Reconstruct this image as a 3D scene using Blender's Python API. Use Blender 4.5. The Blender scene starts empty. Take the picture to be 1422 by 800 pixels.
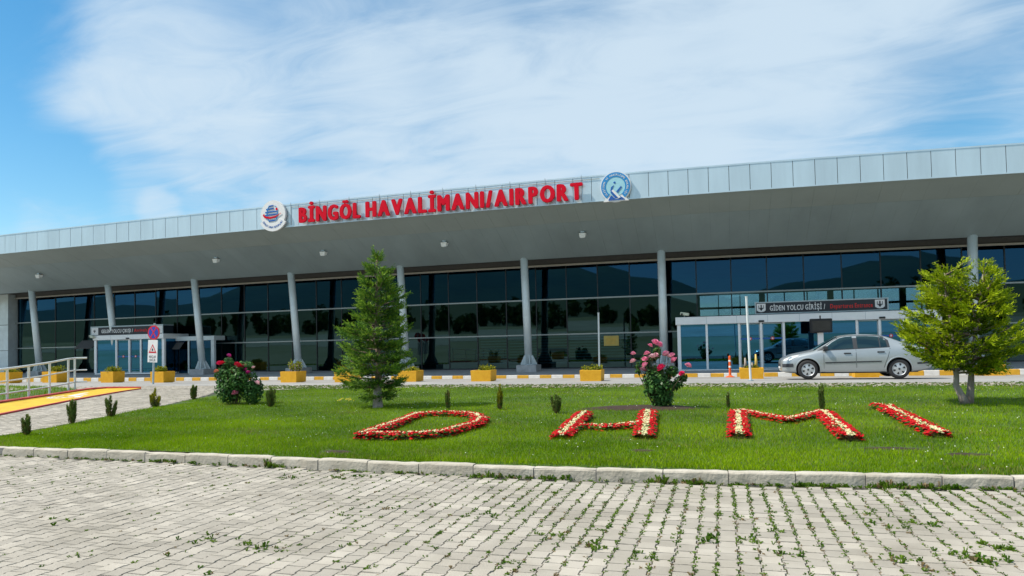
import bpy, bmesh, math, random
import numpy as np
from mathutils import Vector, Matrix
from mathutils.bvhtree import BVHTree

sc = bpy.context.scene
COL = sc.collection
rnd = random.Random(7)
nr = np.random.default_rng(11)
R_ = math.radians

# ------------------------------------------------------------------ camera
FOC, YAW, PITCH, ROLL, PCX, PCY, EYE = 960.0, .2935, .0297, -.0210, 711.0, 453.0, 1.62
_F = Vector((-math.sin(YAW)*math.cos(PITCH), math.cos(YAW)*math.cos(PITCH), math.sin(PITCH)))
_r = Vector((math.cos(YAW), math.sin(YAW), 0)); _u = _r.cross(_F)
_R = _r*math.cos(ROLL) + _u*math.sin(ROLL); _U = _u*math.cos(ROLL) - _r*math.sin(ROLL)
cd = bpy.data.cameras.new("camera"); cam = bpy.data.objects.new("camera", cd); COL.objects.link(cam)
cd.sensor_width = 36; cd.lens = FOC/1422*36; cd.shift_y = (PCY-400)/1422
cd.clip_start = .1; cd.clip_end = 9000
m = Matrix.Identity(4)
for i in range(3):
    m[i][0], m[i][1], m[i][2] = _R[i], _U[i], -_F[i]
m[2][3] = EYE
cam.matrix_world = m
sc.camera = cam

# ------------------------------------------------------------------ render settings, sun and sky
sc.render.engine = 'CYCLES'
sc.view_settings.view_transform = 'Standard'; sc.view_settings.look = 'None'
sc.view_settings.exposure = .55; sc.view_settings.gamma = 1
cy = sc.cycles
cy.max_bounces = 7; cy.diffuse_bounces = 3; cy.glossy_bounces = 3; cy.transmission_bounces = 4
cy.transparent_max_bounces = 10; cy.use_denoising = True
cy.caustics_reflective = False; cy.caustics_refractive = False
cy.sample_clamp_indirect = 6

SUN_EL = R_(54)
sun_h = Vector((-.90, -.40, 0)).normalized()
to_sun = Vector((sun_h.x*math.cos(SUN_EL), sun_h.y*math.cos(SUN_EL), math.sin(SUN_EL)))
sl = bpy.data.lights.new("sun", 'SUN'); sun = bpy.data.objects.new("sun", sl); COL.objects.link(sun)
sl.energy = 3.9; sl.angle = R_(1.5); sl.color = (1.0, .93, .82)
sun.rotation_euler = to_sun.to_track_quat('Z', 'Y').to_euler()
sun.location = (-30, -20, 50)

def pix_ray(x, y):
    return (_F + _R*((x-PCX)/FOC) - _U*((y-PCY)/FOC))

world = bpy.data.worlds.new("World"); sc.world = world; world.use_nodes = True
wt = world.node_tree; wt.nodes.clear()
def wn(t, **k):
    n = wt.nodes.new(t)
    for a, b in k.items(): setattr(n, a, b)
    return n
def wl(a, b): wt.links.new(a, b)
wo = wn('ShaderNodeOutputWorld'); bg = wn('ShaderNodeBackground'); bg.inputs[1].default_value = .10
wl(bg.outputs[0], wo.inputs[0])
sky = wn('ShaderNodeTexSky'); sky.sky_type = 'NISHITA'; sky.sun_disc = False
sky.sun_elevation = SUN_EL; sky.sun_rotation = math.atan2(to_sun.x, to_sun.y); sky.altitude = 1100
sky.air_density = 1.3; sky.dust_density = .25; sky.ozone_density = 2.6
hs = wn('ShaderNodeHueSaturation'); hs.inputs['Saturation'].default_value = 1.32; hs.inputs['Value'].default_value = 1.0
hs.inputs['Hue'].default_value = .488
wl(sky.outputs[0], hs.inputs['Color'])
tc = wn('ShaderNodeTexCoord')
sep = wn('ShaderNodeSeparateXYZ'); wl(tc.outputs['Generated'], sep.inputs[0])
def wmath(op, a, b=None, clamp=False):
    n = wn('ShaderNodeMath', operation=op); n.use_clamp = clamp
    for i, v in enumerate((a, b)):
        if v is None: continue
        if isinstance(v, (int, float)): n.inputs[i].default_value = v
        else: wl(v, n.inputs[i])
    return n.outputs[0]
zc = wmath('ADD', wmath('MAXIMUM', sep.outputs['Z'], 0.0), .16)
cvx = wmath('DIVIDE', sep.outputs['X'], zc); cvy = wmath('DIVIDE', sep.outputs['Y'], zc)
cmb = wn('ShaderNodeCombineXYZ'); wl(cvx, cmb.inputs[0]); wl(cvy, cmb.inputs[1])
def wnoise(scale, detail, rough, off, dist=0.0, stretch=(1, 1, 1), rot=0):
    mp = wn('ShaderNodeMapping'); mp.inputs['Location'].default_value = off
    mp.inputs['Scale'].default_value = stretch; mp.inputs['Rotation'].default_value = (0, 0, rot)
    wl(cmb.outputs[0], mp.inputs[0])
    n = wn('ShaderNodeTexNoise'); n.inputs['Scale'].default_value = scale; n.inputs['Detail'].default_value = detail
    n.inputs['Roughness'].default_value = rough; n.inputs['Distortion'].default_value = dist
    wl(mp.outputs[0], n.inputs['Vector']); return n.outputs['Fac']
n1 = wnoise(.75, 8, .56, (3.1, 1.7, 0), .35, (1, 1.25, 1), .5)
n2 = wnoise(2.6, 9, .60, (7.7, 2.2, 0), .9, (1, 2.1, 1), .75)
mask = wmath('ADD', wmath('MULTIPLY', wmath('SUBTRACT', n1, .5), 1.5), wmath('MULTIPLY', wmath('SUBTRACT', n2, .5), 1.35))
mask = wmath('ADD', mask, .66)
# the banks of cloud and the blue gaps between them, each a direction in the sky
def bank(px, py, inner, outer, w):
    global mask
    d = pix_ray(px, py).normalized()
    dp = wn('ShaderNodeVectorMath', operation='DOT_PRODUCT'); wl(tc.outputs['Generated'], dp.inputs[0])
    dp.inputs[1].default_value = d
    mr = wn('ShaderNodeMapRange', interpolation_type='SMOOTHERSTEP')
    mr.inputs['From Min'].default_value = math.cos(R_(outer)); mr.inputs['From Max'].default_value = math.cos(R_(inner))
    mr.inputs['To Min'].default_value = 0; mr.inputs['To Max'].default_value = w
    wl(dp.outputs['Value'], mr.inputs['Value'])
    mask = wmath('ADD', mask, mr.outputs[0])
for b in [(-50, 10, 1, 8.0, -.85), (20, 252, 1, 7.0, -.95), (150, 262, 1, 6, -.55), (300, 275, 0, 5, -.35), (640, 10, 1, 9, -.30), (790, 25, 0, 6, -.25),
          (1190, 205, 1, 11, -.40), (1400, 110, 0, 9, -.28), (420, 40, 0, 10, -.10),
          (80, 304, 0, 3.2, .60), (220, 291, 0, 2.0, .5), (220, 150, 1, 10, .42), (640, 190, 1, 14, .28), (980, 120, 2, 13, .36), (760, 150, 0, 10, .25), (1180, 60, 1, 10, .3)]:
    bank(*b)
ramp = wn('ShaderNodeMapRange', interpolation_type='SMOOTHSTEP')
ramp.inputs['From Min'].default_value = -.25; ramp.inputs['From Max'].default_value = 1.25
ramp.inputs['To Max'].default_value = .90
wl(mask, ramp.inputs['Value'])
mixc = wn('ShaderNodeMix', data_type='RGBA'); wl(ramp.outputs[0], mixc.inputs['Factor'])
wl(hs.outputs[0], mixc.inputs[6]); mixc.inputs[7].default_value = (4.55, 5.5, 6.3, 1)
wl(mixc.outputs[2], bg.inputs[0])

# ------------------------------------------------------------------ ground heights and picture-to-place helpers
GY = [-2500, -420, -120, -62, -16, 8.45, 8.5, 12, 20.7, 25.6, 34.0, 60, 3000]
GZ = [26, 12, 7.0, 4.1, 0, 0, .12, .175, .325, .30, -.01, 0, 0]
def gz(Y): return float(np.interp(Y, GY, GZ))
def atY(x, y, Y):
    d = pix_ray(x, y); return Vector((0, 0, EYE)) + d*(Y/d.y)
def atZ(x, y, z):
    d = pix_ray(x, y); return Vector((0, 0, EYE)) + d*((z-EYE)/d.z)
def G(x, y):
    p = atZ(x, y, .2)
    for _ in range(40):
        p = atZ(x, y, .5*gz(p.y)+.5*p.z)
    return p
def bow(X, z):           # gentle rise of the long building lines towards mid-length
    t = (X+10)/(33.0 if X < -10 else 22.0)
    return .26*(1-min(t*t, 2.2))*(z-2.2)/6.1

# ------------------------------------------------------------------ scene helpers
def thing(name, label, cat, loc=(0, 0, 0), rotz=0, group=None, kind=None):
    o = bpy.data.objects.new(name, None); COL.objects.link(o); o.empty_display_size = .2
    o.location = loc; o.rotation_euler = (0, 0, rotz)
    if label: o['label'] = label
    if cat: o['category'] = cat
    if group: o['group'] = group
    if kind: o['kind'] = kind
    return o
def tag(o, label=None, cat=None, group=None, kind=None):
    for k, v in (('label', label), ('category', cat), ('group', group), ('kind', kind)):
        if v: o[k] = v
    return o
def link(name, me, parent=None, loc=None):
    o = bpy.data.objects.new(name, me); COL.objects.link(o)
    if parent: o.parent = parent
    if loc is not None: o.location = loc
    return o

class MB:
    """collects shapes, builds ONE mesh"""
    def __init__(s): s.v = []; s.f = []; s.m = []; s.mats = []
    def mi(s, mat):
        if mat not in s.mats: s.mats.append(mat)
        return s.mats.index(mat)
    def add(s, vs, fs, mat):
        b = len(s.v); k = s.mi(mat); s.v.extend([tuple(v) for v in vs])
        for f in fs: s.f.append([b+i for i in f]); s.m.append(k)
        return s
    def box(s, a, b, mat, bev=0.0):
        x0, y0, z0 = a; x1, y1, z1 = b
        if bev > 0:
            e = bev
            vs = []
            for (z, i) in ((z0, e), (z0+e, 0), (z1-e, 0), (z1, e)):
                X0, X1, Y0, Y1 = x0+i, x1-i, y0+i, y1-i; c = e*.6
                vs += [(X0+c, Y0, z), (X1-c, Y0, z), (X1, Y0+c, z), (X1, Y1-c, z), (X1-c, Y1, z), (X0+c, Y1, z), (X0, Y1-c, z), (X0, Y0+c, z)]
            fs = [[7, 6, 5, 4, 3, 2, 1, 0], list(range(24, 32))]
            for L in range(3):
                for i in range(8):
                    j = (i+1) % 8; fs.append([L*8+i, L*8+j, L*8+8+j, L*8+8+i])
            return s.add(vs, fs, mat)
        vs = [(x0, y0, z0), (x1, y0, z0), (x1, y1, z0), (x0, y1, z0), (x0, y0, z1), (x1, y0, z1), (x1, y1, z1), (x0, y1, z1)]
        return s.add(vs, [[3, 2, 1, 0], [4, 5, 6, 7], [0, 1, 5, 4], [1, 2, 6, 5], [2, 3, 7, 6], [3, 0, 4, 7]], mat)
    def tube(s, pts, rad, mat, n=8, cap=True):
        pts = [Vector(p) for p in pts]
        if not hasattr(rad, '__len__'): rad = [rad]*len(pts)
        vs = []; up = None
        for i, p in enumerate(pts):
            t = (pts[min(i+1, len(pts)-1)]-pts[max(i-1, 0)]).normalized()
            if up is None:
                up = Vector((0, 0, 1)) if abs(t.z) < .9 else Vector((1, 0, 0))
            a = t.cross(up).normalized(); b = a.cross(t).normalized(); up = b
            for k in range(n):
                an = 2*math.pi*k/n; vs.append(p+(a*math.cos(an)+b*math.sin(an))*rad[i])
        fs = []
        for i in range(len(pts)-1):
            for k in range(n):
                j = (k+1) % n; fs.append([i*n+k, i*n+j, (i+1)*n+j, (i+1)*n+k])
        if cap: fs.append(list(range(n))[::-1]); fs.append([(len(pts)-1)*n+k for k in range(n)])
        return s.add(vs, fs, mat)
    def prism(s, poly, h, mat, axis='z', o=(0, 0, 0)):
        """poly 2-D outline; axis z: x,y plane up by h; axis y: x,z plane, depth h towards +y"""
        n = len(poly)
        if axis == 'z': vs = [(x+o[0], y+o[1], o[2]) for x, y in poly]+[(x+o[0], y+o[1], o[2]+h) for x, y in poly]
        else: vs = [(x+o[0], o[1], y+o[2]) for x, y in poly]+[(x+o[0], o[1]+h, y+o[2]) for x, y in poly]
        fs = [list(range(n)), [n+i for i in range(n)][::-1]]
        for i in range(n): fs.append([i, n+i, n+(i+1) % n, (i+1) % n])
        return s.add(vs, fs, mat)
    def lathe(s, prof, mat, n=24, axis='z', o=(0, 0, 0)):
        """profile (r, h); axis z or y"""
        vs = []
        for r, h in prof:
            for k in range(n):
                a = 2*math.pi*k/n
                if axis == 'z': vs.append((o[0]+r*math.cos(a), o[1]+r*math.sin(a), o[2]+h))
                else: vs.append((o[0]+r*math.cos(a), o[1]+h, o[2]+r*math.sin(a)))
        fs = []
        for i in range(len(prof)-1):
            for k in range(n):
                j = (k+1) % n; fs.append([i*n+k, i*n+j, (i+1)*n+j, (i+1)*n+k])
        return s.add(vs, fs, mat)
    def mesh(s, name, smooth=False, fix=True):
        me = bpy.data.meshes.new(name); me.from_pydata(s.v, [], s.f)
        for mt in s.mats: me.materials.append(mt)
        me.polygons.foreach_set('material_index', s.m)
        if fix:
            bm = bmesh.new(); bm.from_mesh(me); bmesh.ops.recalc_face_normals(bm, faces=bm.faces); bm.to_mesh(me); bm.free()
        if smooth: me.polygons.foreach_set('use_smooth', [True]*len(me.polygons))
        me.update(); return me
    def build(s, name, parent=None, loc=None, smooth=False, fix=True):
        return link(name, s.mesh(name, smooth, fix), parent, loc)

def tri_mesh(name, V, mats, midx=None, attr=None, nper=3):
    """numpy triangles / quads soup -> mesh; V shape (n, nper, 3)"""
    n = len(V); me = bpy.data.meshes.new(name)
    me.vertices.add(n*nper); me.vertices.foreach_set('co', np.ascontiguousarray(V, dtype=np.float32).ravel())
    me.loops.add(n*nper); me.loops.foreach_set('vertex_index', np.arange(n*nper, dtype=np.int32))
    me.polygons.add(n); me.polygons.foreach_set('loop_start', np.arange(0, n*nper, nper, dtype=np.int32))
    me.polygons.foreach_set('loop_total', np.full(n, nper, dtype=np.int32))
    for mt in mats: me.materials.append(mt)
    if midx is not None: me.polygons.foreach_set('material_index', np.asarray(midx, dtype=np.int32))
    if attr is not None:
        a = me.attributes.new('tint', 'FLOAT', 'FACE'); a.data.foreach_set('value', np.asarray(attr, dtype=np.float32))
    me.update(); me.validate(); return me

# ------------------------------------------------------------------ materials
def pm(name, col, rough=.6, metal=0.0, var=.12, scale=6.0, bump=0.0, bscale=60.0, spec=.5, col2=None, stretch=None, coat=0.0):
    mt = bpy.data.materials.new(name); mt.use_nodes = True
    nt = mt.node_tree; b = nt.nodes['Principled BSDF']
    b.inputs['Roughness'].default_value = rough; b.inputs['Metallic'].default_value = metal
    b.inputs['Specular IOR Level'].default_value = spec
    if coat: b.inputs['Coat Weight'].default_value = coat; b.inputs['Coat Roughness'].default_value = .06
    ge = nt.nodes.new('ShaderNodeNewGeometry'); vec = ge.outputs['Position']
    if stretch:
        mp = nt.nodes.new('ShaderNodeMapping'); mp.inputs['Scale'].default_value = stretch
        nt.links.new(vec, mp.inputs[0]); vec = mp.outputs[0]
    if var > 0 or col2:
        n = nt.nodes.new('ShaderNodeTexNoise'); n.inputs['Scale'].default_value = scale; n.inputs['Detail'].default_value = 6
        n.inputs['Roughness'].default_value = .62; nt.links.new(vec, n.inputs['Vector'])
        cr = nt.nodes.new('ShaderNodeValToRGB')
        c2 = col2 or tuple(min(1, c*(1+var)) for c in col); c1 = tuple(c*(1-var) for c in col) if not col2 else col
        cr.color_ramp.elements[0].position = .3; cr.color_ramp.elements[1].position = .7
        cr.color_ramp.elements[0].color = (*c1, 1); cr.color_ramp.elements[1].color = (*c2, 1)
        nt.links.new(n.outputs['Fac'], cr.inputs[0]); nt.links.new(cr.outputs[0], b.inputs['Base Color'])
    else: b.inputs['Base Color'].default_value = (*col, 1)
    if bump > 0:
        n2 = nt.nodes.new('ShaderNodeTexNoise'); n2.inputs['Scale'].default_value = bscale; n2.inputs['Detail'].default_value = 5
        nt.links.new(vec, n2.inputs['Vector'])
        bp = nt.nodes.new('ShaderNodeBump'); bp.inputs['Strength'].default_value = bump; bp.inputs['Distance'].default_value = .02
        nt.links.new(n2.outputs['Fac'], bp.inputs['Height']); nt.links.new(bp.outputs[0], b.inputs['Normal'])
    return mt
def leafmat(name, c1, c2, trans=.35, rough=.5, scale=2.0):
    """colour runs c1..c2 by the face attribute 'tint' and a little noise; part of the light passes through"""
    mt = bpy.data.materials.new(name); mt.use_nodes = True; nt = mt.node_tree; nt.nodes.clear()
    out = nt.nodes.new('ShaderNodeOutputMaterial')
    at = nt.nodes.new('ShaderNodeAttribute'); at.attribute_name = 'tint'
    ge = nt.nodes.new('ShaderNodeNewGeometry')
    n = nt.nodes.new('ShaderNodeTexNoise'); n.inputs['Scale'].default_value = scale; n.inputs['Detail'].default_value = 4
    nt.links.new(ge.outputs['Position'], n.inputs['Vector'])
    ad = nt.nodes.new('ShaderNodeMath'); ad.operation = 'MULTIPLY_ADD'; ad.inputs[1].default_value = .9; ad.inputs[2].default_value = -.45
    nt.links.new(n.outputs['Fac'], ad.inputs[0])
    a2 = nt.nodes.new('ShaderNodeMath'); a2.operation = 'ADD'; a2.use_clamp = True
    nt.links.new(ad.outputs[0], a2.inputs[0]); nt.links.new(at.outputs['Fac'], a2.inputs[1])
    mx = nt.nodes.new('ShaderNodeMix'); mx.data_type = 'RGBA'
    mx.inputs[6].default_value = (*c1, 1); mx.inputs[7].default_value = (*c2, 1)
    nt.links.new(a2.outputs[0], mx.inputs['Factor'])
    b = nt.nodes.new('ShaderNodeBsdfPrincipled'); b.inputs['Roughness'].default_value = rough; b.inputs['Specular IOR Level'].default_value = .10
    t = nt.nodes.new('ShaderNodeBsdfTranslucent'); ms = nt.nodes.new('ShaderNodeMixShader'); ms.inputs[0].default_value = trans
    nt.links.new(mx.outputs[2], b.inputs['Base Color']); nt.links.new(mx.outputs[2], t.inputs['Color'])
    nt.links.new(b.outputs[0], ms.inputs[1]); nt.links.new(t.outputs[0], ms.inputs[2]); nt.links.new(ms.outputs[0], out.inputs[0])
    return mt
def glassmat(name, tint, refl, base=.14, power=1.0, wav=0.0):
    """coated window glass: tinted transmission, mirror reflection growing at grazing angles"""
    mt = bpy.data.materials.new(name); mt.use_nodes = True; nt = mt.node_tree; nt.nodes.clear()
    out = nt.nodes.new('ShaderNodeOutputMaterial')
    tr = nt.nodes.new('ShaderNodeBsdfTransparent'); tr.inputs[0].default_value = (*tint, 1)
    gl = nt.nodes.new('ShaderNodeBsdfGlossy'); gl.inputs[0].default_value = (*refl, 1); gl.inputs['Roughness'].default_value = .012
    fr = nt.nodes.new('ShaderNodeFresnel'); fr.inputs[0].default_value = 1.5
    ma = nt.nodes.new('ShaderNodeMath'); ma.operation = 'MULTIPLY_ADD'; ma.use_clamp = True
    ma.inputs[1].default_value = power; ma.inputs[2].default_value = base
    nt.links.new(fr.outputs[0], ma.inputs[0])
    ms = nt.nodes.new('ShaderNodeMixShader'); nt.links.new(ma.outputs[0], ms.inputs[0])
    nt.links.new(tr.outputs[0], ms.inputs[1]); nt.links.new(gl.outputs[0], ms.inputs[2]); nt.links.new(ms.outputs[0], out.inputs[0])
    if wav > 0:
        ge = nt.nodes.new('ShaderNodeNewGeometry'); n = nt.nodes.new('ShaderNodeTexNoise'); n.inputs['Scale'].default_value = .6
        nt.links.new(ge.outputs['Position'], n.inputs['Vector'])
        bp = nt.nodes.new('ShaderNodeBump'); bp.inputs['Strength'].default_value = wav; bp.inputs['Distance'].default_value = .02
        nt.links.new(n.outputs['Fac'], bp.inputs['Height']); nt.links.new(bp.outputs[0], gl.inputs['Normal'])
    return mt

M = {}
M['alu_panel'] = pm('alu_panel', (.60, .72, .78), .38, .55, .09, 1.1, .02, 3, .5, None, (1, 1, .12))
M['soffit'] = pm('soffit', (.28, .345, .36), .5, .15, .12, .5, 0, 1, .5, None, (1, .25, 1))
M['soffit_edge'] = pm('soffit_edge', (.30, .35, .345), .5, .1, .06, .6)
M['backing'] = pm('backing', (.05, .05, .055), .8, 0, 0)
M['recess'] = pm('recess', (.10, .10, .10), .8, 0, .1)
M['light_strip'] = pm('light_strip', (.52, .50, .46), .5, .1, .05)
M['steel_paint'] = pm('steel_paint', (.74, .82, .84), .45, .2, .10, 1.6, .04, 8)
M['concrete'] = pm('concrete', (.42, .42, .42), .85, 0, .2, 4, .3, 30)
M['mullion'] = pm('mullion', (.035, .04, .045), .4, .5, 0)
M['transom'] = pm('transom', (.34, .37, .37), .4, .6, .05)
M['transom_dull'] = pm('transom_dull', (.34, .40, .42), .7, 0, .05)
M['white_frame'] = pm('white_frame', (.90, .91, .92), .4, .1, .05, 2)
M['glass'] = glassmat('glass', (.07, .20, .25), (.11, .40, .74), .085, .75, .02)
M['glass_low'] = glassmat('glass_low', (.13, .30, .36), (.30, .56, .60), .085, .75, .02)
M['glass_door'] = glassmat('glass_door', (.05, .17, .28), (.13, .52, .92), .25, .8)
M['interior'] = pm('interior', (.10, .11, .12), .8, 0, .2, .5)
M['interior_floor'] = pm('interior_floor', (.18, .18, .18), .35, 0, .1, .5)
M['black'] = pm('black', (.012, .012, .014), .5, 0, 0)
M['sign_black'] = pm('sign_black', (.014, .018, .028), .35, 0, .1, 3)
M['white'] = pm('white', (.80, .80, .80), .5, 0, .03, 5)
M['sign_red'] = pm('sign_red', (.66, .003, .022), .7, 0, .06, 3, 0, 1, .12)
M['red_text'] = pm('red_text', (.70, .02, .02), .5, 0, 0)
M['blue'] = pm('blue', (.012, .11, .42), .4, 0, .05, 3)
M['cyan_blue'] = pm('cyan_blue', (.02, .25, .58), .4, 0, .05, 3)
M['traffic_blue'] = pm('traffic_blue', (.02, .06, .42), .35, 0, .05, 3)
M['traffic_red'] = pm('traffic_red', (.60, .015, .03), .35, 0, .05, 3)
M['galv'] = pm('galv', (.42, .50, .54), .42, .5, .12, 6)
M['white_steel'] = pm('white_steel', (.70, .74, .74), .4, .1, .07, 5)
M['yellow_paint'] = pm('yellow_paint', (.66, .32, .010), .6, 0, .2, 5, .25, 24, .4, (.78, .42, .02))
M['kerb_yellow'] = pm('kerb_yellow', (.66, .35, .02), .7, 0, .18, 5, .2, 30)
M['kerb_white'] = pm('kerb_white', (.72, .70, .66), .75, 0, .13, 5, .2, 30)
M['gold_plate'] = pm('gold_plate', (.58, .42, .10), .45, 0, .1, 5)
M['kerb_stone'] = pm('kerb_stone', (.37, .335, .27), .9, 0, 0, 3.2, .5, 26, col2=(.55, .51, .43))
M['kerb_mortar'] = pm('kerb_mortar', (.23, .22, .21), .95, 0, .2, 12, .3, 40)
M['soil'] = pm('soil', (.038, .022, .012), .95, 0, .35, 9, .8, 22)
M['joint_soil'] = pm('joint_soil', (.085, .083, .065), .95, 0, .3, 9, .5, 30)
M['asphalt'] = pm('asphalt', (.25, .245, .235), .9, 0, 0, .6, .2, 70, col2=(.34, .335, .32))
M['sidewalk'] = pm('sidewalk', (.46, .46, .45), .85, 0, .12, .8, .1, 30)
M['ramp_yellow'] = pm('ramp_yellow', (.58, .38, .010), .7, 0, .2, 2.4, .2, 30)
M['ramp_red'] = pm('ramp_red', (.42, .05, .05), .7, 0, .2, 3)
M['orange'] = pm('orange', (.80, .12, .02), .45, 0, .05)
M['bark'] = pm('bark', (.24, .17, .13), .9, 0, .4, 14, .8, 30, stretch=(1, 1, .3))
M['bark_pale'] = pm('bark_pale', (.22, .17, .14), .9, 0, 0, 9, .8, 30, col2=(.40, .34, .30), stretch=(1, 1, .35))
M['limewash'] = pm('limewash', (.34, .29, .25), .9, 0, .3, 14, .6, 30)
M['stem'] = pm('stem', (.10, .085, .04), .8, 0, .3, 12)
M['tyre'] = pm('tyre', (.022, .022, .024), .8, 0, .2, 20)
M['carpaint'] = pm('carpaint', (.42, .455, .465), .33, .55, .03, 2, 0, 1, .5, None, None, .7)
M['plastic'] = pm('plastic', (.03, .034, .04), .55, 0, .1, 8)
M['carglass'] = glassmat('carglass', (.10, .17, .16), (.5, .85, .85), .10, 1.0)
M['rim'] = pm('rim', (.58, .60, .62), .35, .6, .05)
M['lens'] = pm('lens', (.72, .74, .72), .12, .2, .1, 10, 0, 1, .8)
M['tail'] = pm('tail', (.35, .01, .01), .2, 0, 0)
M['lamp_white'] = pm('lamp_white', (.85, .87, .86), .35, 0, .03)
M['grass'] = leafmat('grass', (.095, .21, .002), (.32, .48, .004), .35, .55, .55)
M['grass_dry'] = leafmat('grass_dry', (.22, .22, .05), (.34, .30, .10), .3, .6, 2)
M['clover'] = pm('clover', (.66, .70, .56), .7, 0, .1)
M['dandelion'] = pm('dandelion', (.65, .50, .02), .7, 0, .1)
M['lawn_soil'] = pm('lawn_soil', (.05, .095, .012), .95, 0, .5, 1.3, .3, 20)
M['weed'] = leafmat('weed', (.055, .14, .012), (.19, .30, .03), .3, .55, 3)
M['weed_dry'] = leafmat('weed_dry', (.20, .15, .07), (.34, .26, .14), .2, .7, 3)
M['needle'] = leafmat('needle', (.030, .090, .020), (.165, .32, .05), .22, .5, 3)
M['needle_tip'] = leafmat('needle_tip', (.17, .32, .03), (.32, .46, .06), .3, .5, 3)
M['pine'] = leafmat('pine', (.030, .075, .005), (.21, .32, .008), .25, .5, 3)
M['pine_tip'] = leafmat('pine_tip', (.26, .37, .008), (.46, .53, .02), .3, .5, 3)
M['cypress'] = leafmat('cypress', (.06, .125, .03), (.20, .26, .065), .25, .55, 6)
M['cypress_brown'] = leafmat('cypress_brown', (.17, .10, .045), (.25, .20, .07), .25, .6, 6)
M['cypress_gold'] = leafmat('cypress_gold', (.16, .19, .012), (.36, .33, .02), .3, .55, 6)
M['rose_leaf'] = leafmat('rose_leaf', (.022, .080, .022), (.11, .24, .055), .2, .35, 5)
M['pot_leaf'] = leafmat('pot_leaf', (.08, .15, .012), (.40, .36, .02), .3, .5, 5)
M['far_leaf'] = leafmat('far_leaf', (.025, .06, .015), (.08, .13, .03), .15, .6, .3)
def petal(n, c1, c2): M[n] = leafmat(n, c1, c2, .25, .45, 8)
petal('bed_red', (.42, .004, .008), (.68, .015, .02)); petal('bed_cream', (.62, .58, .26), (.82, .78, .50)); petal('bed_green', (.02, .06, .01), (.07, .13, .02))
petal('pink', (.80, .17, .36), (.95, .46, .60)); petal('pale_pink', (.86, .42, .52), (.95, .68, .72)); petal('hot_pink', (.62, .015, .10), (.80, .06, .20))
petal('crimson', (.50, .006, .03), (.70, .03, .07)); petal('magenta', (.50, .02, .22), (.66, .08, .34)); petal('salmon', (.70, .20, .14), (.85, .36, .22))

# paver: concrete block, colour varies block by block through the face attribute 'tint'
def pavermat():
    mt = pm('paver', (.315, .285, .232), .9, 0, 0, 1.1, .5, 90, col2=(.475, .435, .37)); nt = mt.node_tree; b = nt.nodes['Principled BSDF']
    src = b.inputs['Base Color'].links[0].from_socket
    oi = nt.nodes.new('ShaderNodeAttribute'); oi.attribute_name = 'tint'
    ob = nt.nodes.new('ShaderNodeObjectInfo')
    ad = nt.nodes.new('ShaderNodeMath'); ad.operation = 'ADD'
    nt.links.new(oi.outputs['Fac'], ad.inputs[0])
    hh = nt.nodes.new('ShaderNodeMapRange'); hh.inputs['To Min'].default_value = -.16; hh.inputs['To Max'].default_value = .12
    nt.links.new(ob.outputs['Random'], hh.inputs['Value']); nt.links.new(hh.outputs[0], ad.inputs[1])
    a2 = nt.nodes.new('ShaderNodeMath'); a2.operation = 'ADD'; a2.inputs[1].default_value = 1.0; nt.links.new(ad.outputs[0], a2.inputs[0])
    vm = nt.nodes.new('ShaderNodeVectorMath'); vm.operation = 'SCALE'
    nt.links.new(src, vm.inputs[0]); nt.links.new(a2.outputs[0], vm.inputs['Scale'])
    nt.links.new(vm.outputs[0], b.inputs['Base Color']); return mt
M['paver'] = pavermat()

# ------------------------------------------------------------------ lettering
_gly = {}
def glyph(ch, size, extr, bold, wx, mat):
    k = (ch, size, extr, bold, wx, mat.name)
    if k in _gly: return _gly[k]
    cu = bpy.data.curves.new('letter', 'FONT'); cu.body = ch; cu.size = size; cu.extrude = extr; cu.resolution_u = 3
    o = bpy.data.objects.new('letter', cu); COL.objects.link(o)
    dg = bpy.context.evaluated_depsgraph_get(); dg.update()
    me = bpy.data.meshes.new_from_object(o.evaluated_get(dg)); bpy.data.objects.remove(o)
    co = np.empty(len(me.vertices)*3, np.float32); me.vertices.foreach_get('co', co); co = co.reshape(-1, 3)
    if len(co):
        x0, x1 = co[:, 0].min(), co[:, 0].max()
        n = np.stack([(co[:, 0]-x0)*wx, -co[:, 2], co[:, 1]], 1)     # stands up: x right, z up, front faces -y
        me.vertices.foreach_set('co', n.ravel()); w = (x1-x0)*wx
    else: w = .28*size*wx
    if bold > 0 and len(co):      # heavier strokes: the outline repeated a little to each side, each copy set a hair behind the last
        n = n.reshape(-1, 3); e = bold*size; V = []; F = []; polys = [list(p.vertices) for p in me.polygons]
        for q, (dx, dz) in enumerate(((0, 0), (-e, 0), (e, 0), (0, e*.7), (0, -e*.7), (e*.7, e*.5), (-e*.7, e*.5), (e*.7, -e*.5), (-e*.7, -e*.5))):
            b = len(V); V += [(x+dx+e, y+.0006*q, z+dz) for x, y, z in n.tolist()]; F += [[b+i for i in p] for p in polys]
        bpy.data.meshes.remove(me); me = bpy.data.meshes.new('letter'); me.from_pydata(V, [], F); w += 2*e
    me.materials.clear(); me.materials.append(mat); me.update()
    _gly[k] = (me, w); return _gly[k]
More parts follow.
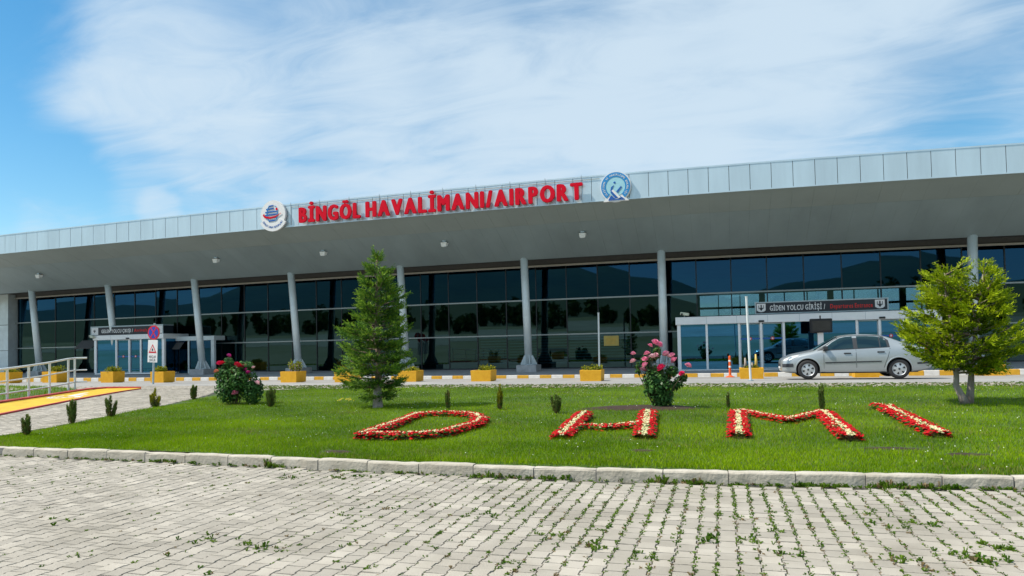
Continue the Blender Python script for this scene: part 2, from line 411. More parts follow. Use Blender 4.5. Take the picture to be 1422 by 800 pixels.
def lettering(parent, text, x0, x1, y, z, size, extr, bold, wx, mat, gap=.08, zf=None, part='letter', joined=False, axis=None):
    """lays text between x0 and x1 (widths stretched to fit) in parent's coordinates"""
    items = []; tot = 0
    for ch in text:
        if ch == ' ': items.append((None, size*.30*wx)); tot += size*.30*wx; continue
        me, w = glyph(ch, size, extr, bold, wx, mat); items.append((me, w)); tot += w+gap*size
    s = (x1-x0)/(tot-gap*size); x = x0; mb = MB(); res = []
    for me, w in items:
        if me is not None:
            zz = z + (zf(x) if zf else 0)
            if joined:
                mb.add([(x+v.co.x*s, y+v.co.y, zz+v.co.z) for v in me.vertices], [list(p.vertices) for p in me.polygons], mat)
            else:
                o = link(part, me, parent, (x, y, zz)); o.scale = (s, 1, 1); res.append(o)
            x += w*s+gap*size*s
        else: x += w*s
    if joined: return mb.build('text', parent, fix=False)
    return res

# ================================================================== GROUND, ROAD, PAVEMENTS
M['ground'] = pm('ground', (.15, .17, .08), .95, 0, 0, .05, .2, 4, col2=(.30, .29, .22))
mb = MB(); xs = [-2600, -700, -250, -120, -60, -30, 0, 30, 60, 120, 250, 700, 2600]
ys = sorted(set(GY+[9.3, 9.5, 4, -8, -30, -90, 15, 30, 33, 45, 100, 400, 900]))
vs = [(x, y, (-.08 if 8 < y < 9.4 else gz(y)-.07)) for y in ys for x in xs]; nx = len(xs)
mb.add(vs, [[j*nx+i, j*nx+i+1, (j+1)*nx+i+1, (j+1)*nx+i] for j in range(len(ys)-1) for i in range(nx-1)], M['ground'])
tag(mb.build('ground', smooth=True), kind='structure')

KX = [-11.52, -8.47, -5.85, -3.63, -2.55, -.87, .71, 3.02]
KY = [8.57, 8.5, 8.39, 8.29, 8.27, 8.28, 8.37, 8.62]
def kerbY(X): return float(np.interp(X, KX, KY))

# ---- car park pavement in front: interlocking concrete blocks
HALF = [(-.083, -.0835), (.083, -.0835), (.083, -.0545), (.0685, -.047), (.0685, .047), (.083, .0545), (.083, .0835), (-.083, .0835), (-.083, .0545), (-.0685, .047), (-.0685, -.047), (-.083, -.0545)]
PITCH_X, LEN_Y = .1555, .172
def block(cx=0, cy_=0, z=0, tx=0, ty=0):
    vs = []
    for k, (g, h) in enumerate(((.9, 0.0), (1.0, -.028))):
        for (x, y) in HALF:
            X, Y = x*(.955 if k == 0 else 1), y*(.955 if k == 0 else 1)
            vs.append((cx+X, cy_+Y, z+h+X*tx+Y*ty))
    return vs
BF = [list(range(12))]+[[i, 12+i, 12+(i+1) % 12, (i+1) % 12][::-1] for i in range(12)]
def field_mesh(name, places, zf):
    V = []; F = []; T = []
    for (x, y) in places:
        b = len(V); V += block(x, y, zf(x, y)+rnd.uniform(-.0025, .0025), rnd.gauss(0, .012), rnd.gauss(0, .012))
        F += [[b+i for i in f] for f in BF]; t = rnd.gauss(0, .075); T += [t]*13
    me = bpy.data.meshes.new(name); me.from_pydata(V, [], F); me.materials.append(M['paver'])
    a = me.attributes.new('tint', 'FLOAT', 'FACE'); a.data.foreach_set('value', T); me.update(); return me

pav = MB()
pxs = list(np.linspace(-26, 20, 47))
vs = []; 
for x in pxs: vs += [(x, -16, -.02), (x, kerbY(x)+.03, -.02)]
pav.add(vs, [[2*i, 2*i+2, 2*i+3, 2*i+1] for i in range(len(pxs)-1)], M['joint_soil'])
pavement = tag(pav.build('pavement'), kind='structure')
def px_of(P):
    v = Vector(P)-Vector((0, 0, EYE)); d = v.dot(_F)
    return (PCX+FOC*v.dot(_R)/d, PCY-FOC*v.dot(_U)/d, d) if d > .05 else (0, 9999, d)
front = []
for i in range(-170, 118):
    x = i*PITCH_X
    for j in range(17, 54):
        y = j*LEN_Y+(i % 2)*LEN_Y/2
        if y > kerbY(x)-.11: continue
        u, v, d = px_of((x, y, 0))
        if d > 1.2 and -900 < u < 3200 and v < 1150: front.append((d, x, y, -40 < u < 1462 and v < 830))
front.sort()
pbase = MB().add(block(), BF, M['paver']).mesh('paver', fix=False)
seen = [p for p in front if p[3]]
near = set((p[1], p[2]) for p in seen[:300])
for (d, x, y, _) in seen[:300]:
    o = link('paver', pbase, pavement, (x, y, rnd.uniform(-.0025, .0025)))
    o.rotation_euler = (rnd.gauss(0, .012), rnd.gauss(0, .012), rnd.gauss(0, .006))
tag(link('paver_field', field_mesh('paver_field', [(p[1], p[2]) for p in front if (p[1], p[2]) not in near], lambda x, y: 0.0), pavement), kind='stuff')

# ---- kerb between the car park and the lawn
kerb = MB()
vs = []
for x in pxs: vs += [(x, kerbY(x)+.012, -.05), (x, kerbY(x)+.012, .118), (x, kerbY(x)+.12, .118), (x, kerbY(x)+.12, -.05)]
kerb.add(vs, [[4*i+k, 4*i+4+k, 4*i+5+k, 4*i+1+k] for i in range(len(pxs)-1) for k in range(3)], M['kerb_mortar'])
front_kerb = tag(kerb.build('kerb'), kind='structure')
jp = [47, 95, 149, 203, 258, 317, 376, 441, 509, 580, 656, 740, 827, 920, 1012, 1106, 1204, 1311, 1411]
jy = np.interp(jp, [0, 200, 400, 600, 711, 900, 1100, 1422], [626, 633, 642, 651, 655, 662, 667, 671])
jx = [atZ(a, b, .07).x for a, b in zip(jp, jy)]
while jx[0] > -22: jx.insert(0, jx[0]-.72-rnd.uniform(-.02, .02))
while jx[-1] < 14: jx.append(jx[-1]+.72+rnd.uniform(-.02, .02))
for a, b in zip(jx[:-1], jx[1:]):
    g = rnd.uniform(.004, .010); L = b-a-2*g; c = (a+b)/2
    s = MB(); h = .132+rnd.uniform(-.008, .008); n = 6
    prof = [(0, -.05), (0, h-.022), (.008, h-.006), (.022, h), (.115, h), (.125, h-.01), (.125, -.05)]
    vs = []
    for k in range(n+1):
        x = -L/2+L*k/n; e = .004 if k in (0, n) else 0
        for (yy, zz) in prof:
            w = rnd.gauss(0, .0022)
            vs.append((x, yy+(e if yy < .05 else -e)+w, zz-(e if zz > 0 else 0)+w))
    q = len(prof); fs = [[k*q+i, (k+1)*q+i, (k+1)*q+i+1, k*q+i+1] for k in range(n) for i in range(q-1)]
    fs += [list(range(q)), [n*q+i for i in range(q)][::-1]]
    o = s.add(vs, fs, M['kerb_stone']).build('kerb_stone', front_kerb, (c, kerbY(c)+rnd.uniform(-.006, .006), 0))
    o.rotation_euler.z = math.atan2(kerbY(b)-kerbY(a), b-a)+rnd.gauss(0, .004)

# ---- lawn: left edge runs back along the paved path
le = [G(*p) for p in ((-70, 618), (0, 606), (38, 600), (100, 589), (155, 578), (215, 566.5), (268, 555), (290, 549.5), (303, 545))]
LY = [p.y for p in le]; LX = [p.x for p in le]
def lawnX0(Y): return float(np.interp(Y, [LY[0]-2]+LY+[20.6, 23], [LX[0]-5]+LX+[LX[-1]+2.6, LX[-1]+3]))
BACK = 20.75
def lawnz(x, y): return gz(y)+.022*math.sin(x*.9+y*.3)*math.sin(y*.8)+.006
def lawn_sheet():
    mb = MB(); NY, NX = 40, 90; vs = []
    for j in range(NY+1):
        for i in range(NX+1):
            t = j/NY
            yb = 8.6+t*(BACK-8.6)
            x0 = lawnX0(yb); x = x0+(32-x0)*(i/NX)**1.3
            y = yb if j else kerbY(x)+.11
            vs.append((x, y, lawnz(x, y)))
    mb.add(vs, [[j*(NX+1)+i, j*(NX+1)+i+1, (j+1)*(NX+1)+i+1, (j+1)*(NX+1)+i] for j in range(NY) for i in range(NX)], M['lawn_soil'])
    return mb.build('lawn', smooth=True)
lawn = tag(lawn_sheet(), kind='structure')

def blades(P, h0, h1, w, lean, tint, name, mats, midx=None, parent=None, kind='stuff'):
    """one triangle per blade at points P (n,3)"""
    n = len(P); a = nr.uniform(0, 2*np.pi, n); d = nr.uniform(0, 2*np.pi, n); h = nr.uniform(h0, h1, n); l = nr.uniform(0, lean, n)*h
    dx, dy = np.cos(a)*w/2, np.sin(a)*w/2
    V = np.empty((n, 3, 3)); V[:, 0] = P; V[:, 1] = P; V[:, 2] = P
    V[:, 0, 0] -= dx; V[:, 0, 1] -= dy; V[:, 1, 0] += dx; V[:, 1, 1] += dy
    V[:, 2, 0] += np.cos(d)*l; V[:, 2, 1] += np.sin(d)*l; V[:, 2, 2] += h
    V[:, :2, 2] -= .01
    o = link(name, tri_mesh(name, V, mats, midx, tint), parent)
    if kind: o['kind'] = kind
    return o
holes = []   # bare spots in the grass: (x, y, rx, ry)
for (px_, py_, rx, ry) in ((467, 627, .28, .16), (892, 629, .2, .12), (1345, 631, .34, .14), (1240, 622, .5, .12), (900, 567, 1.25, .55)):
    p = G(px_, py_); holes.append((p.x, p.y, rx, ry))
P = []
for (ya, yb, den) in ((8.35, 10.2, 3400), (10.2, 12.5, 2300), (12.5, 16, 1500), (16, BACK, 1000)):
    xa, xb = lawnX0(ya)-.5, 15
    n = int((xb-xa)*(yb-ya)*den); q = np.stack([nr.uniform(xa, xb, n), nr.uniform(ya, yb, n), np.zeros(n)], 1)
    P.append(q)
P = np.concatenate(P); X, Y = P[:, 0], P[:, 1]
k = (X > np.interp(Y, [LY[0]-2]+LY+[20.6, 23], [LX[0]-5]+LX+[LX[-1]+2.6, LX[-1]+3])+nr.normal(0, .05, len(X))) & (Y > np.interp(X, KX, KY)+.115) & (Y < BACK+nr.normal(0, .04, len(X))) & (X < .62*Y+1.6) & (X > -1.35*Y-3)
for (hx, hy, rx, ry) in holes: k &= (((X-hx)/rx)**2+((Y-hy)/ry)**2) > nr.uniform(.6, 1.15, len(X))
P = P[k]; X, Y = P[:, 0], P[:, 1]
P[:, 2] = np.interp(Y, GY, GZ)+.022*np.sin(X*.9+Y*.3)*np.sin(Y*.8)+.006
pat = .46+.30*np.sin(X*1.1+1.3*np.sin(Y*.9))*np.sin(Y*1.5+X*.4)+.10*np.sin(X*4.7+Y*3.1)*np.sin(Y*5.3-X*2.2)
dry = (nr.uniform(0, 1, len(P)) < .05+.45*np.clip(np.sin(X*.8+2)*np.sin(Y*1.9+.4)+.3*np.sin(X*2.9+Y*4.1)-.6, 0, 1)).astype(int)
blades(P, .026, .054, .0095, 1.0, np.clip(pat+nr.normal(0, .18, len(P)), 0, 1), 'grass', [M['grass'], M['grass_dry']], dry, lawn)
# white clover and a few dandelions among the grass
n = 1500; cx_ = nr.uniform(-16, 12, n); cy_ = kerbY(0)+.3+(BACK-9)*nr.uniform(0, 1, n)**.8
k = (np.sin(cx_*1.3+.7)*np.sin(cy_*1.1+.2)+nr.normal(0, .35, n) > .1) & (cx_ > np.interp(cy_, LY, LX)+.3)
cx_, cy_ = cx_[k], cy_[k]; mb = MB()
for x, y in zip(cx_, cy_):
    r = rnd.uniform(.006, .010); z = lawnz(x, y)+rnd.uniform(.05, .07)
    mb.add([(x-r, y, z), (x, y-r, z), (x+r, y, z), (x, y+r, z), (x, y, z+r*1.2)], [[0, 1, 4], [1, 2, 4], [2, 3, 4], [3, 0, 4]], M['clover'] if rnd.random() > .02 else M['dandelion'])
for (ux, uy) in ((475, 557), (480, 558), (484, 557), (488, 559), (470, 559)):
    for _ in range(5):
        p = G(ux+rnd.uniform(-4, 4), uy+rnd.uniform(-1, 1)); r = .018; z = p.z+.06
        mb.add([(p.x-r, p.y, z), (p.x, p.y-r, z), (p.x+r, p.y, z), (p.x, p.y+r, z), (p.x, p.y, z+r)], [[0, 1, 4], [1, 2, 4], [2, 3, 4], [3, 0, 4]], M['dandelion'])
tag(mb.build('clover_flowers', lawn, fix=False), kind='stuff')
# bare earth showing in the holes, and the rose bed
for i, (hx, hy, rx, ry) in enumerate(holes):
    mb = MB(); n = 28; vs = [(0, 0, .05 if i == 4 else .012)]
    for k in range(n):
        a = 2*math.pi*k/n; w = 1+.14*math.sin(3*a+i)+.07*rnd.uniform(-1, 1)
        vs.append((rx*w*.6*math.cos(a), ry*w*.6*math.sin(a), .04 if i == 4 else .012))
    for k in range(n):
        a = 2*math.pi*k/n; w = 1.15+.14*math.sin(3*a+i)+.07*rnd.uniform(-1, 1)
        vs.append((rx*w*math.cos(a), ry*w*math.sin(a), -.02))
    fs = [[0, 1+k, 1+(k+1) % n] for k in range(n)]+[[1+k, 1+n+k, 1+n+(k+1) % n, 1+(k+1) % n] for k in range(n)]
    tag(mb.add(vs, fs, M['soil']).build('soil_patch', None, (hx, hy, lawnz(hx, hy)), smooth=True), kind='structure')

# ---- road in front of the terminal and the block strip along its near side
def yband(name, ya, yb, dz, mat, x0=-75, x1=60, extra=()):
    mb = MB(); yy = sorted([ya, yb]+[y for y in GY if ya < y < yb]+list(extra)); xx = np.linspace(x0, x1, 28)
    vs = [(x, y, gz(y)+dz) for y in yy for x in xx]; n = len(xx)
    mb.add(vs, [[j*n+i, j*n+i+1, (j+1)*n+i+1, (j+1)*n+i] for j in range(len(yy)-1) for i in range(n-1)], mat)
    return mb.build(name, smooth=True)
tag(yband('road', 23.0, 34.2, .0, M['asphalt'], extra=(25, 27, 29, 31, 33)), kind='structure')
strip = tag(yband('paved_strip', 20.7, 23.0, -.02, M['joint_soil']), kind='structure')
pl = []
for i in range(-270, 100):
    for j in range(0, 14):
        y = 20.86+j*LEN_Y+(i % 2)*LEN_Y/2
        if y < 22.95: pl.append((i*PITCH_X, y))
tag(link('paver_field', field_mesh('paver_field', pl, lambda x, y: gz(y)), strip), kind='stuff')

# ---- paved path on the left, with the yellow wheelchair ramp
path = MB(); yy = np.linspace(8.75, 20.7, 24); vs = []
for y in yy: vs += [(-48, y, gz(y)-.02), (lawnX0(y)+.02, y, gz(y)-.02)]
path.add(vs, [[2*i, 2*i+1, 2*i+3, 2*i+2] for i in range(len(yy)-1)], M['joint_soil'])
path = tag(path.build('path'), kind='structure')
rl = [G(*p) for p in ((-160, 611), (0, 577), (105, 556), (175, 543.5), (196, 540.6))]       # near edge of the ramp
ru = [G(*p) for p in ((-160, 587), (0, 560), (60, 551.5), (120, 542), (150, 539.8), (196, 540.2))]  # far edge
def rampX(Y, edge):
    e = sorted(edge, key=lambda p: p.y); return float(np.interp(Y, [p.y for p in e], [p.x for p in e]))
pl = []
for i in range(-260, -20):
    x = i*PITCH_X
    for j in range(0, 73):
        y = 8.85+j*LEN_Y+(i % 2)*LEN_Y/2
        if y < 20.65 and x < lawnX0(y)-.12 and x > rampX(y, rl)-.05 and x > -1.15*y-2.5: pl.append((x, y))
tag(link('paver_field', field_mesh('paver_field', pl, lambda x, y: gz(y)), path), kind='stuff')

def resample(pts, n):
    d = [0]
    for a, b in zip(pts[:-1], pts[1:]): d.append(d[-1]+(b-a).length)
    o = []
    for k in range(n):
        t = d[-1]*k/(n-1); i = max(j for j in range(len(d)) if d[j] <= t+1e-9); i = min(i, len(pts)-2)
        f = (t-d[i])/(d[i+1]-d[i]); o.append(pts[i].lerp(pts[i+1], f))
    return o
A, B = resample(rl, 20), resample(ru, 20)
ramp = thing('wheelchair_ramp', 'yellow painted ramp with red edges and a white wheelchair mark beside the railing', 'ramp', tuple(A[8]))
def band(name, P0, P1, z0, h, mat):
    mb = MB(); n = len(P0); vs = []; o = A[8]
    for a, b in zip(P0, P1): vs += [(a.x-o.x, a.y-o.y, a.z-o.z+z0-.12), (a.x-o.x, a.y-o.y, a.z-o.z+z0+h), (b.x-o.x, b.y-o.y, b.z-o.z+z0+h), (b.x-o.x, b.y-o.y, b.z-o.z+z0-.12)]
    fs = [[4*i+k, 4*i+(k+1) % 4, 4*i+4+(k+1) % 4, 4*i+4+k] for i in range(n-1) for k in range(4)]
    fs += [[0, 3, 2, 1], [4*n-4, 4*n-3, 4*n-2, 4*n-1]]
    return mb.add(vs, fs, mat).build(name, ramp)
mixp = lambda a, b, t: a.lerp(b, t)
band('ramp_deck', [mixp(a, b, .05) for a, b in zip(A, B)], [mixp(a, b, .88) for a, b in zip(A, B)], 0, .035, M['ramp_yellow'])
band('red_edge', A, [mixp(a, b, .05) for a, b in zip(A, B)], 0, .040, M['ramp_red'])
band('red_kerb', [mixp(a, b, .88) for a, b in zip(A, B)], B, 0, .085, M['ramp_red'])
# the white wheelchair figure painted on the deck (flat)
c = G(97, 551.5); e1 = (G(122, 547.5)-G(78, 555.5)); LN = 2.6; e1 = e1.normalized(); e1.z = 0; e2 = Vector((-e1.y, e1.x, 0))
mb = MB()
def stroke2(pts, w):
    for a, b in zip(pts[:-1], pts[1:]):
        a, b = Vector((*a, 0)), Vector((*b, 0)); d = (b-a).normalized(); nn = Vector((-d.y, d.x, 0))*w/2; q = []
        for P_ in (a-nn-d*w*.3, b-nn+d*w*.3, b+nn+d*w*.3, a+nn-d*w*.3):
            wv = c+e1*P_.x*LN/2+e2*P_.y*LN/3; wv.z = gz(wv.y)+.0395
            q.append(wv-A[8])
        mb.add(q, [[0, 1, 2, 3]], M['white'])
arc = [(.35*math.cos(t)-.25, .5*math.sin(t)) for t in np.linspace(.6, 5.4, 12)]
stroke2(arc, .16); stroke2([(.75, .05), (.0, .0), (-.15, -.45), (-.55, -.6)], .18); stroke2([(.35, .02), (.3, -.4)], .13); stroke2([(.9, .05), (1.0, .05)], .2)
mb.build('wheelchair_mark', ramp, fix=False)

# ---- small lawn beyond the railing
lp = [G(*p) for p in ((-220, 590), (-160, 585), (0, 558.5), (60, 550), (104, 543), (108, 540.5), (70, 537.5), (0, 536), (-220, 533))]
mb = MB(); mb.add([(p.x, p.y, gz(p.y)+.015) for p in lp], [list(range(len(lp)))], M['lawn_soil'])
lawn2 = tag(mb.build('lawn'), kind='structure')
pts = np.array([(p.x, p.y) for p in lp]); n = 60000
q = np.stack([nr.uniform(pts[:, 0].min(), pts[:, 0].max(), n), nr.uniform(pts[:, 1].min(), pts[:, 1].max(), n)], 1)
ins = np.zeros(n, bool)
for i in range(len(pts)):
    a, b = pts[i], pts[(i+1) % len(pts)]
    cnd = ((a[1] > q[:, 1]) != (b[1] > q[:, 1])) & (q[:, 0] < (b[0]-a[0])*(q[:, 1]-a[1])/(b[1]-a[1]+1e-12)+a[0])
    ins ^= cnd
q = q[ins]; P = np.stack([q[:, 0], q[:, 1], np.interp(q[:, 1], GY, GZ)+.015], 1)
blades(P, .05, .12, .016, .8, np.clip(.45+nr.normal(0, .2, len(P)), 0, 1), 'grass', [M['grass']], None, lawn2)

# ---- weeds in the joints of the pavement and along the kerb
def rosettes(pos, sizes, hts, name, parent, dryp=.12):
    V = []; T = []; I = []
    for (x, y, z), r, h in zip(pos, sizes, hts):
        dr = rnd.random() < dryp; tt = rnd.uniform(.1, .8)
        for k in range(rnd.randint(6, 11)):
            a = rnd.uniform(0, 6.283); L = r*rnd.uniform(.5, 1.1); w = max(.004, L*.24); hh = h*rnd.uniform(.2, 1)
            ca, sa = math.cos(a), math.sin(a); mx_, my_ = x+ca*L*.55, y+sa*L*.55
            tip = (x+ca*L, y+sa*L, z+hh*.75); l = (mx_-sa*w, my_+ca*w, z+hh*.8); rr = (mx_+sa*w, my_-ca*w, z+hh*.8); b = (x, y, z)
            V += [(b, rr, tip), (b, tip, l)]; T += [tt+rnd.uniform(-.2, .2)]*2; I += [1 if dr else 0]*2
    return tag(link(name, tri_mesh(name, np.array(V), [M['weed'], M['weed_dry']], I, T), parent), kind='stuff')
pos = []; sz = []; ht = []
def wd(x, y, r, h, z=-.012): pos.append((x, y, z)); sz.append(r); ht.append(h)
for i in range(-90, 60):
    x = (i+.5)*PITCH_X
    for j in range(96, 400):
        y = j*LEN_Y/8+.0
        if y > kerbY(x)-.05: continue
        u, v, d = px_of((x, y, 0))
        if d < 2 or not (-60 < u < 1480) or v > 840: continue
        f = np.interp(u, [0, 300, 560, 720, 860, 1100, 1422], [.04, .04, .20, .52, .64, .70, .66])
        f *= .45+1.1*(.5+.5*math.sin(x*1.7+.8)*math.sin(y*1.9+x))
        f *= np.interp(v, [655, 690, 760, 800], [1.35, 1.0, .75, .7])
        if u < 330 and 640 < v < 690: f += .10*(.5+.5*math.sin(x*3))
        if rnd.random() < f: wd(x+rnd.gauss(0, .012), y+rnd.gauss(0, .012), rnd.uniform(.014, .032), rnd.uniform(.016, .040))
        if rnd.random() < f*.016: 
            for _ in range(4): wd(x+rnd.gauss(0, .03), y+rnd.gauss(0, .05), rnd.uniform(.02, .04), rnd.uniform(.02, .045))
for (u, v, n, s) in ((268, 751, 3, .05), (300, 748, 9, .06), (345, 756, 7, .05), (362, 762, 12, .06), (388, 764, 8, .05), (410, 762, 6, .04), (240, 773, 4, .05), (90, 724, 5, .06), (115, 770, 4, .05),
                     (400, 663, 10, .05), (470, 664, 14, .05), (500, 662, 10, .05), (480, 717, 8, .05), (550, 706, 6, .05), (690, 716, 6, .05), (985, 750, 12, .06), (1030, 719, 8, .05), (1045, 752, 14, .06),
                     (1060, 771, 8, .05), (1100, 770, 10, .05), (1075, 735, 5, .05), (1240, 733, 8, .06), (1290, 730, 14, .06), (1210, 715, 8, .05), (1370, 780, 20, .07), (1330, 770, 14, .06), (1395, 765, 14, .06), (1250, 780, 14, .06), (830, 760, 12, .06), (770, 745, 9, .05), (700, 782, 10, .05), (900, 775, 8, .05)):
    p = G(u, v)
    for _ in range(n): wd(p.x+rnd.gauss(0, .075), p.y+rnd.gauss(0, .06), s*rnd.uniform(.35, .8), s*rnd.uniform(.4, 1.2))
for _ in range(1500):
    x = rnd.uniform(-13, 9)
    f = np.interp(x, [-12, -8, -5, -3, -1, 1, 3, 5], [.3, .35, .35, .5, .7, .95, .9, .8])*(.35+.65*(math.sin(x*2.3)*math.sin(x*5.1+1) > -.15))
    if rnd.random() < f: wd(x, kerbY(x)-abs(rnd.gauss(0, .035)), rnd.uniform(.015, .05), rnd.uniform(.015, .07))
for (u, n, h) in ((320, 12, .16), (338, 6, .10), (918, 10, .17), (905, 8, .10), (927, 14, .10), (790, 4, .09), (760, 10, .09), (970, 12, .10), (1110, 10, .09), (1150, 14, .09), (1210, 22, .13), (1240, 14, .10), (1270, 14, .09), (1300, 12, .10), (1130, 8, .08), (135, 8, .10), (120, 6, .08), (690, 8, .12), (655, 6, .08)):
    x = atZ(u, 664, 0).x
    for _ in range(n): wd(x+rnd.gauss(0, .06), kerbY(x)-.01-abs(rnd.gauss(0, .03)), rnd.uniform(.02, .05), h*rnd.uniform(.4, 1.1))
rosettes(pos, sz, ht, 'joint_weeds', pavement)
pos, sz, ht = [], [], []
for _ in range(8000):
    x, y = rnd.uniform(-17, 15), 20.75+2.2*rnd.random()**1.4
    wd(x, y, rnd.uniform(.02, .07), rnd.uniform(.01, .05), gz(y)-.005)
rosettes(pos, sz, ht, 'joint_weeds', strip)
pos, sz, ht = [], [], []
for _ in range(500):
    y = rnd.uniform(10, 20.5); x = lawnX0(y)-abs(rnd.gauss(0, .6)); wd(x, y, rnd.uniform(.012, .04), rnd.uniform(.006, .025), gz(y)-.01)
rosettes(pos, sz, ht, 'joint_weeds', path)

# ================================================================== TERMINAL BUILDING
BX, BY, BZ = -15.0, 37.0, 0.0
terminal = thing('terminal_building', 'long low glass fronted airport terminal under a deep grey roof canopy on raking columns', 'airport terminal', (BX, BY, BZ))
XL_, XR_ = -57.0, 27.0
FX = [-3.02+.88*k+.03 for k in range(-62, 36)]           # panel joints along the roof edge
FX = [x for x in FX if XL_ <= x <= XR_]
Z_FT, Z_FB, Z_SEAM, Z_IN = 9.25, 8.10, 7.50, 6.18
Y_F, Y_SEAM, Y_IN, Y_G = 32.0, 33.5, 36.40, 38.75
def rel(P): return (P[0]-BX, P[1]-BY, P[2]-BZ)
def strip_mesh(mb, prof, mat, xs=FX, inset=0.0):
    """prof: (Y, Zbase) polyline swept along X with the bow of the long lines"""
    vs = []
    for x in xs:
        for (y, z) in prof: vs.append(rel((x, y, z+bow(x, z))))
    n = len(prof)
    mb.add(vs, [[i*n+k, (i+1)*n+k, (i+1)*n+k+1, i*n+k+1] for i in range(len(xs)-1) for k in range(n-1)], mat)
mb = MB()
strip_mesh(mb, [(60, 9.0), (Y_F+.06, Z_FT-.02), (Y_F+.06, Z_FB+.03), (Y_SEAM, Z_SEAM+.06), (Y_IN, Z_IN+.06), (Y_IN+.02, Z_IN+.30), (Y_G+.3, Z_IN+.30), (Y_G+.3, 8.0), (60, 8.0)], M['backing'])
roof = mb.build('roof', terminal)
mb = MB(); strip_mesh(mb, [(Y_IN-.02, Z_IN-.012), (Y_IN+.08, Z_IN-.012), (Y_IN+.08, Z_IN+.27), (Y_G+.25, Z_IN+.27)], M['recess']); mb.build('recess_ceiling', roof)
mb = MB(); strip_mesh(mb, [(Y_F-.035, Z_FB-.02), (Y_F-.035, Z_FB+.035), (Y_F-.01, Z_FB+.035)], M['alu_panel']); strip_mesh(mb, [(Y_F-.035, Z_FB-.02), (Y_F+.2, Z_FB-.09)], M['soffit_edge']); mb.build('drip_edge', roof)
mb = MB(); strip_mesh(mb, [(Y_F-.03, Z_FT-.03), (Y_F-.03, Z_FT+.03), (Y_F+.25, Z_FT+.04)], M['alu_panel']); mb.build('roof_capping', roof)
GAP = .011
for a, b in zip(FX[:-1], FX[1:]):
    j = rnd.uniform(-.004, .004); c = (a+b)/2
    p = MB(); vs = []
    for (x, y) in ((a+GAP, Y_F-.012+j), (b-GAP, Y_F-.012-j)):
        for z in (Z_FB+.03, Z_FT-.03): vs.append((x-c, y, z+bow(x, z)))
    for (x, y) in ((a+GAP, Y_F+.03), (b-GAP, Y_F+.03)):
        for z in (Z_FB+.03, Z_FT-.03): vs.append((x-c, y, z+bow(x, z)))
    p.add(vs, [[0, 2, 3, 1], [4, 5, 7, 6], [0, 1, 5, 4], [2, 6, 7, 3], [1, 3, 7, 5], [0, 4, 6, 2]], M['alu_panel'])
    p.build('fascia_panel', roof, (c-BX, -BY, -BZ), fix=False)
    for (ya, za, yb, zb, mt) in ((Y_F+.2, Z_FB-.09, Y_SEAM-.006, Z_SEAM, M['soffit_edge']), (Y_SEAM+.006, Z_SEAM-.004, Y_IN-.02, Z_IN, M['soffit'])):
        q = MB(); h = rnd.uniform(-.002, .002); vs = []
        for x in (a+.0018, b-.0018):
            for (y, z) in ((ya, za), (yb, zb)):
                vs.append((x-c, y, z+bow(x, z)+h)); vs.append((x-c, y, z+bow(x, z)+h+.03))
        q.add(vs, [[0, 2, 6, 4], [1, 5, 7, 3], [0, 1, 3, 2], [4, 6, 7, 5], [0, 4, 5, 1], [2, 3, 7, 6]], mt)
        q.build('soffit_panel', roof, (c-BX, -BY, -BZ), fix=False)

# interior: floor, ceiling, back wall with the band of windows over the apron
YB = 56.0
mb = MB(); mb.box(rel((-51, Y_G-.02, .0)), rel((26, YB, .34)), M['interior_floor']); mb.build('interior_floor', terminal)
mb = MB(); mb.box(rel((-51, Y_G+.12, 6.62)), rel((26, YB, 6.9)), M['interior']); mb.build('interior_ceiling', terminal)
for xw in (-51.3, 26.0):
    mb = MB(); mb.box(rel((xw, Y_G+.1, -.1)), rel((xw+.3, 60, 8.6)), M['backing']); mb.build('end_wall', terminal)
w0, w1 = atY(968, 418, YB).x, atY(1286, 408, YB).x
zt_, zb_ = atY(1021, 409, YB).z, atY(1021, 437.5, YB).z
mb = MB()
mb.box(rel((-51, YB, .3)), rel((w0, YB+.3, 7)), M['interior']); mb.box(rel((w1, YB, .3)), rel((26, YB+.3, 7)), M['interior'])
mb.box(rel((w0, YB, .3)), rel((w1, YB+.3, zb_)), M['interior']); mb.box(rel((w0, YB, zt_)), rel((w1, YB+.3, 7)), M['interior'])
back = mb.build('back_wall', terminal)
zm0, zm1 = atY(1021, 425.5, YB).z, atY(1021, 428.5, YB).z
mb = MB(); mb.box(rel((w0, YB+.05, zm0)), rel((w1, YB+.2, zm1)), M['black']); mb.build('window_rail', back)
k = 0; x = w0
M['rear_glass'] = glassmat('rear_glass', (.92, .90, .95), (.5, .8, .8), .05, .6)
while x < w1-.5:
    mb = MB(); mb.box(rel((x+.03, YB+.12, zb_)), rel((x+1.57, YB+.13, zt_)), M['rear_glass']); mb.build('window_pane', back)
    wv = .06 if k % 3 else .42
    mb = MB(); mb.box(rel((x-wv/2, YB+.02, zb_)), rel((x+wv/2, YB+.24, zt_)), M['black']); mb.build('window_post', back)
    x += 1.6; k += 1

